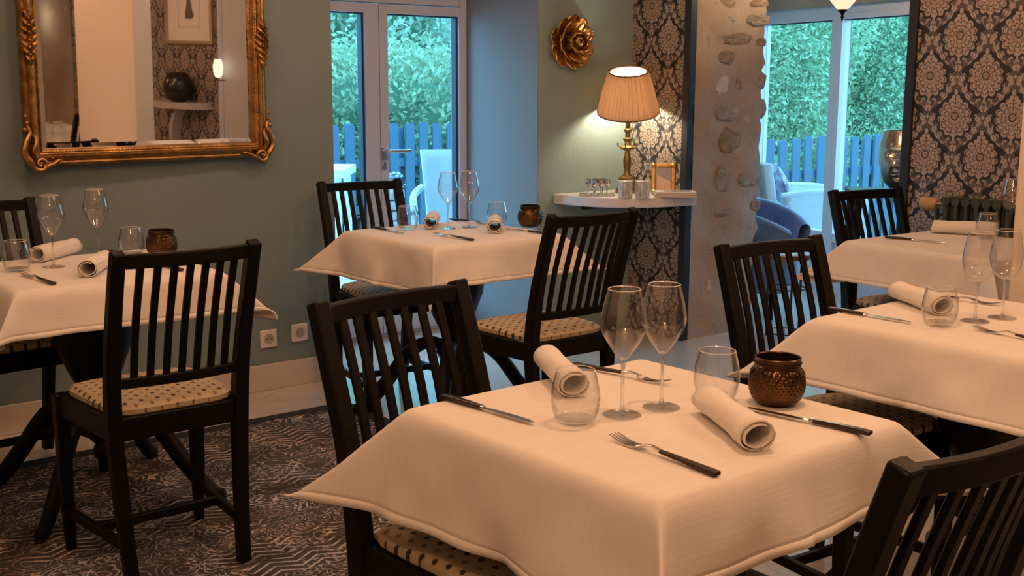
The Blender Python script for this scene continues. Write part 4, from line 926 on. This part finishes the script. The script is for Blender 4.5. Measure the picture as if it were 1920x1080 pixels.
# ------------------------------------------------------------------ garden
struct('terrace', G().box(-2, 30, 5.52, 30, -.12, -.05).box(6.76, 30, -3, 5.52, -.12, -.05), GROUND)
pv = tag(link('terrace_paving', None), kind='structure'); pm = G().box(-.196, .196, -.196, .196, -.05, -.012).mesh('paver', TERR, False)
for i in range(13):
    for j in range(8):
        o = link('paver', pm, pv, (2.6+i*.4, 5.6+j*.4, rnd.uniform(-.003, .003)))
for i in range(6):
    for j in range(5):
        if 6.9+i*.4 > 7.9 or j*.4+3.6 < 5.4: link('paver', pm, pv, (7.0+i*.4, 3.5+j*.4, rnd.uniform(-.003, .003)))
def fence(name, label, P0, P1, ztop, pitch, wdt):
    t = thing(name, label, 'fence', (P0[0], P0[1], -.05), math.atan2(P1[1]-P0[1], P1[0]-P0[0])); L = math.hypot(P1[0]-P0[0], P1[1]-P0[1]); h = ztop+.05
    pk = G().prism([(-wdt/2, .02), (wdt/2, .02), (wdt/2, h-.02), (wdt/2-.015, h), (-wdt/2+.015, h), (-wdt/2, h-.02)], -.011, .011, Matrix(((1, 0, 0, 0), (0, 0, -1, -.025), (0, 1, 0, 0), (0, 0, 0, 1)))).mesh('picket', FENCE, False)
    n = int(L/pitch)
    for i in range(n): o = link('picket', pk, t, (i*pitch, 0, rnd.uniform(-.012, .012))); o.rotation_euler = (0, rad(rnd.uniform(-.6, .6)), 0)
    for z in (h*.3, h*.68): obj('rail', G().box(-.05, L, -.012, .02, z-.035, z+.035), FENCE, t, smooth=False)
    for i in range(int(L/1.7)+1): obj('post', G().box(i*1.7-.045, i*1.7+.045, .02, .1, 0, h-.04), FENCE, t, smooth=False)
fence('picket_fence', 'blue-grey picket fence outside the French doors', (3.9, 8.6), (6.9, 8.6), .985, .147, .088)
fence('picket_fence', 'blue-grey picket fence outside the garden window', (7.2, 6.16), (10.9, 6.08), .90, .156, .088)
LM = {}
def foliage(name, label, cat, c, half, n, size, m, core=True, seed=1, parts=0, front=None, group=None, trunk=False):
    rs = np.random.RandomState(seed); t = thing(name, label, cat, (c[0], c[1], -.06), group=group)
    dirs = rs.normal(size=(n, 3)); dirs /= np.linalg.norm(dirs, axis=1)[:, None]
    lump = 1+.16*np.sin(dirs[:, 0]*7+seed)*np.sin(dirs[:, 1]*6+seed*2)*np.sin(dirs[:, 2]*8)
    e = (np.abs(dirs)**4).sum(1)**(-.25); rad_ = rs.uniform(.70, 1.06, n)*lump
    pos = dirs*e[:, None]*rad_[:, None]*np.array(half); pos[:, 2] += half[2]*1.0+(c[2] if len(c) > 2 else 0)
    pos = pos[pos[:, 2] > .02]; n = len(pos)
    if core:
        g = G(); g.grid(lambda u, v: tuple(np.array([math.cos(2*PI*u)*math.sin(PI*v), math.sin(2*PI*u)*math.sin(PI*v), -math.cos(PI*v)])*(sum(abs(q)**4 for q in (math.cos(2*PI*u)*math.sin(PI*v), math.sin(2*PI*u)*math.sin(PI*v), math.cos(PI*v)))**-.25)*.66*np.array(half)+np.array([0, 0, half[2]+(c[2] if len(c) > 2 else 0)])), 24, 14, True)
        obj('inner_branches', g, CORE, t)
    if trunk: obj('trunk', G().tube([(0, 0, 0), (.05, .02, half[2]*.6), (0, 0, half[2]*1.2)], [.12, .09, .05], 8), BARK, t)
    a = rs.normal(size=(n, 3)); a /= np.linalg.norm(a, axis=1)[:, None]; b = np.cross(a, rs.normal(size=(n, 3))); b /= np.linalg.norm(b, axis=1)[:, None]; nn = np.cross(a, b)
    s = size*rs.uniform(.6, 1.25, n)[:, None]; wd_ = s*.42
    k0 = parts
    vs = np.stack([pos-a*s*.5, pos+b*wd_*.5+nn*s*.06, pos+a*s*.5, pos-b*wd_*.5+nn*s*.06], 1)[k0:].reshape(-1, 3); q = len(vs)//4
    me = bpy.data.meshes.new('leaves'); me.from_pydata(vs.tolist(), [], [(4*i, 4*i+1, 4*i+2, 4*i+3) for i in range(q)]); me.materials.append(m)
    o = link('leaves', me, t); o['kind'] = 'stuff'
    if parts:
        lm = G().add([(-.5, 0, 0), (-.2, .2, .05), (.2, .19, .05), (.5, 0, -.03), (.2, -.19, .05), (-.2, -.2, .05), (0, 0, -.01)], [(6, 0, 1), (6, 1, 2), (6, 2, 3), (6, 3, 4), (6, 4, 5), (6, 5, 0)]).mesh('leaf', m, True, False)
        for i in range(parts):
            sg = float(s[i, 0]); x, y, z = front[0]+rs.uniform(-1, 1)*front[2], front[1]+rs.uniform(-.05, .1), rs.uniform(front[3], front[4])
            o = link('leaf', lm, t, (x-c[0], y-c[1], z)); o.scale = (sg, sg, sg); o.rotation_euler = tuple(rs.uniform(-PI, PI, 3))
    return t
foliage('laurel_hedge', 'broad-leaved laurel hedge behind the fence outside the French doors', 'hedge', (5.6, 9.45), (1.75, .55, .86), 17000, .085, LEAF1, seed=2, parts=260, front=(5.6, 8.86, 1.1, .3, 1.6))
foliage('shrub', 'tall bushy shrub left in the garden window view', 'shrub', (9.0, 7.9), (1.35, .8, 1.6), 70000, .062, LEAF2, seed=3)
foliage('shrub', 'tall bushy shrub right in the garden window view', 'shrub', (12.3, 8.3), (1.65, .9, 1.75), 70000, .066, LEAF2, seed=4)
hs = []
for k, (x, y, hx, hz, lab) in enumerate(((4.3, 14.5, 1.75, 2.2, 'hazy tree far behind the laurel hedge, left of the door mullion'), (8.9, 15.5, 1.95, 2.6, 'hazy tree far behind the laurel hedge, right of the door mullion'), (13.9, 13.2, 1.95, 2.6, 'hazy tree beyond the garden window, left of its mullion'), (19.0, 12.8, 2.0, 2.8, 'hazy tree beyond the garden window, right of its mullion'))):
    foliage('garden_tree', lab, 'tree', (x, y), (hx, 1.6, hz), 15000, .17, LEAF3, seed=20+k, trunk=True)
struct('hillside', G().grid(lambda u, v: (-4+u*40, 17+v*14-u*6, v*9+.6*math.sin(u*19)*math.sin(v*7)), 30, 14), mat('hillside_scrub', (.24, .34, .24), .9, var=.4, vscale=.9, bump=1, bscale=3), smooth=True, fix=False)
# garden furniture
wc = thing('wicker_chair', 'white wicker chair with tall tapering back outside the French door', 'garden chair', (4.38, 6.12, -.012), rad(-38.5+180))
def wback(u, v):
    x = (u-.5)*2; z = .34+.57*v; w_ = .175+.055*v**1.4; return (x*w_, -.20-.10*v+.05*x*x, z)
obj('back', G().grid(wback, 14, 10), WICKER, wc, solid=(.03, 0))
obj('seat', G().box(-.21, .21, -.2, .22, .38, .44), WICKER, wc, bevel=.02)
obj('skirt', G().grid(lambda u, v: ((.205+.0*v)*(abs(math.cos(2*PI*u))**.3)*(1 if math.cos(2*PI*u) > 0 else -1), .01+.2*(abs(math.sin(2*PI*u))**.3)*(1 if math.sin(2*PI*u) > 0 else -1), v*.4), 32, 5, True), WICKER, wc, solid=(.01, 0))
for s in (-1, 1): obj('arm', G().tube(bez([(s*.225, -.26, .66), (s*.25, -.1, .64), (s*.25, .1, .62), (s*.235, .2, .55), (s*.225, .21, .42)], 5), .024, 8), WICKER, wc)
gt = thing('garden_table', 'white garden table outside the left door leaf', 'garden table', (4.05, 7.62, -.012), rad(-38.5))
obj('table_top', G().box(-.42, .40, -.3, .3, .685, .745), mat('white_garden_paint', (.82, .83, .84), .4), gt, bevel=.006)
for x in (-.36, .34):
    for y in (-.25, .25): obj('leg', G().box(x-.025, x+.025, y-.025, y+.025, 0, .685), mat('white_garden_paint', (.82, .83, .84), .4), gt, smooth=False)
pl_ = thing('stone_planter', 'stacked pinkish stone planter outside the French doors', 'planter', (4.30, 6.80, -.012))
ps = mat('pinkish_planter_stone', (.50, .40, .40), .9, bump=.8, bscale=30, var=.3, vscale=14)
for k in range(9):
    a = rnd.uniform(0, 6); n_ = 9; poly = [((.125+rnd.uniform(-.015, .02))*math.cos(2*PI*i/n_+a), (.125+rnd.uniform(-.015, .02))*math.sin(2*PI*i/n_+a)) for i in range(n_)]
    obj('stone', G().prism(poly, k*.07+.002, k*.07+.066), ps, pl_, bevel=.012)
pf = tag(thing('flower_plant', 'white and purple flowering plant on the stone planter', 'plant', (4.30, 6.80, .622)))
g = G()
for k in range(90):
    a, r_, z = rnd.uniform(0, 2*PI), rnd.uniform(.02, .13), rnd.uniform(0, .09); m_ = Matrix.Translation((r_*math.cos(a), r_*math.sin(a), z)) @ Matrix.Rotation(rnd.uniform(0, 6), 4, 'Z') @ Matrix.Rotation(rnd.uniform(-1, 1), 4, 'X')
    g.add([(-.02, 0, 0), (0, .012, .004), (.02, 0, 0), (0, -.012, .004)], [(0, 1, 2, 3)], m_)
o = obj('foliage', g, LEAF1, pf, smooth=False, fix=False); o['kind'] = 'stuff'
for nm, mm, n_ in (('white_bloom', WHITEP, 10), ('purple_bloom', mat('purple_petals', (.18, .08, .3), .6), 9)):
    for k in range(n_):
        a, r_ = rnd.uniform(0, 2*PI), rnd.uniform(.02, .12); obj(nm, G().ball((r_*math.cos(a), r_*math.sin(a), .09+rnd.uniform(-.02, .02)), .014, 7, 5, (1, 1, .6)), mm, pf)
gc = thing('wicker_armchair', 'white wicker garden armchair seen through the garden window', 'garden armchair', (6.96, 5.29, -.012), rad(-38.5-90+4))
# local: faces +y; x to its right
obj('back', G().grid(lambda u, v: ((u-.5)*.62, -.30-.12*v-.0*u, .10+.70*v), 12, 8), WICKER, gc, solid=(.07, 0), bevel=.01)
for s in (-1, 1):
    obj('arm', G().grid(lambda u, v: (s*.31, -.30+.60*u, .03+(.545+.02*math.sin(PI*u))*v), 12, 8), WICKER, gc, solid=(.06, 0))
    obj('arm_roll', G().tube(bez([(s*.31, -.31, .575), (s*.31, -.05, .60), (s*.31, .2, .585), (s*.31, .31, .55)], 5), .026, 10), WICKER, gc)
obj('seat', G().box(-.28, .28, -.28, .30, .05, .36), WICKER, gc, bevel=.02)
cu = thing('cushion', 'patterned purple and white cushion on the wicker garden armchair', 'cushion', (6.83, 5.41, .47), rad(-38.5-90+4))
cm = mat('purple_floral_cushion', (.34, .30, .42), .8, var=.75, vscale=16)
obj('cushion_cover', G().grid(lambda u, v: tuple(Matrix.Rotation(rad(-24), 3, 'X') @ Vector(((u-.5)*.34*(1-.12*(2*v-1)**2), 0, 0)) + Vector((0, 0, 0)) + Matrix.Rotation(rad(22), 3, 'X') @ Vector((0, (.06*math.sin(PI*u)**.5*math.sin(PI*v)**.5), v*.32*(1-.0*u)))), 14, 14).grid(lambda u, v: tuple(Matrix.Rotation(rad(-24), 3, 'X') @ Vector(((u-.5)*.34*(1-.12*(2*v-1)**2), 0, 0)) + Matrix.Rotation(rad(22), 3, 'X') @ Vector((0, -(.06*math.sin(PI*u)**.5*math.sin(PI*v)**.5), v*.32))), 14, 14), cm, cu)
lt = thing('low_garden_table', 'pale blue-lit low garden table right of the window mullion', 'garden table', (7.45, 4.5, -.012), rad(-38.5))
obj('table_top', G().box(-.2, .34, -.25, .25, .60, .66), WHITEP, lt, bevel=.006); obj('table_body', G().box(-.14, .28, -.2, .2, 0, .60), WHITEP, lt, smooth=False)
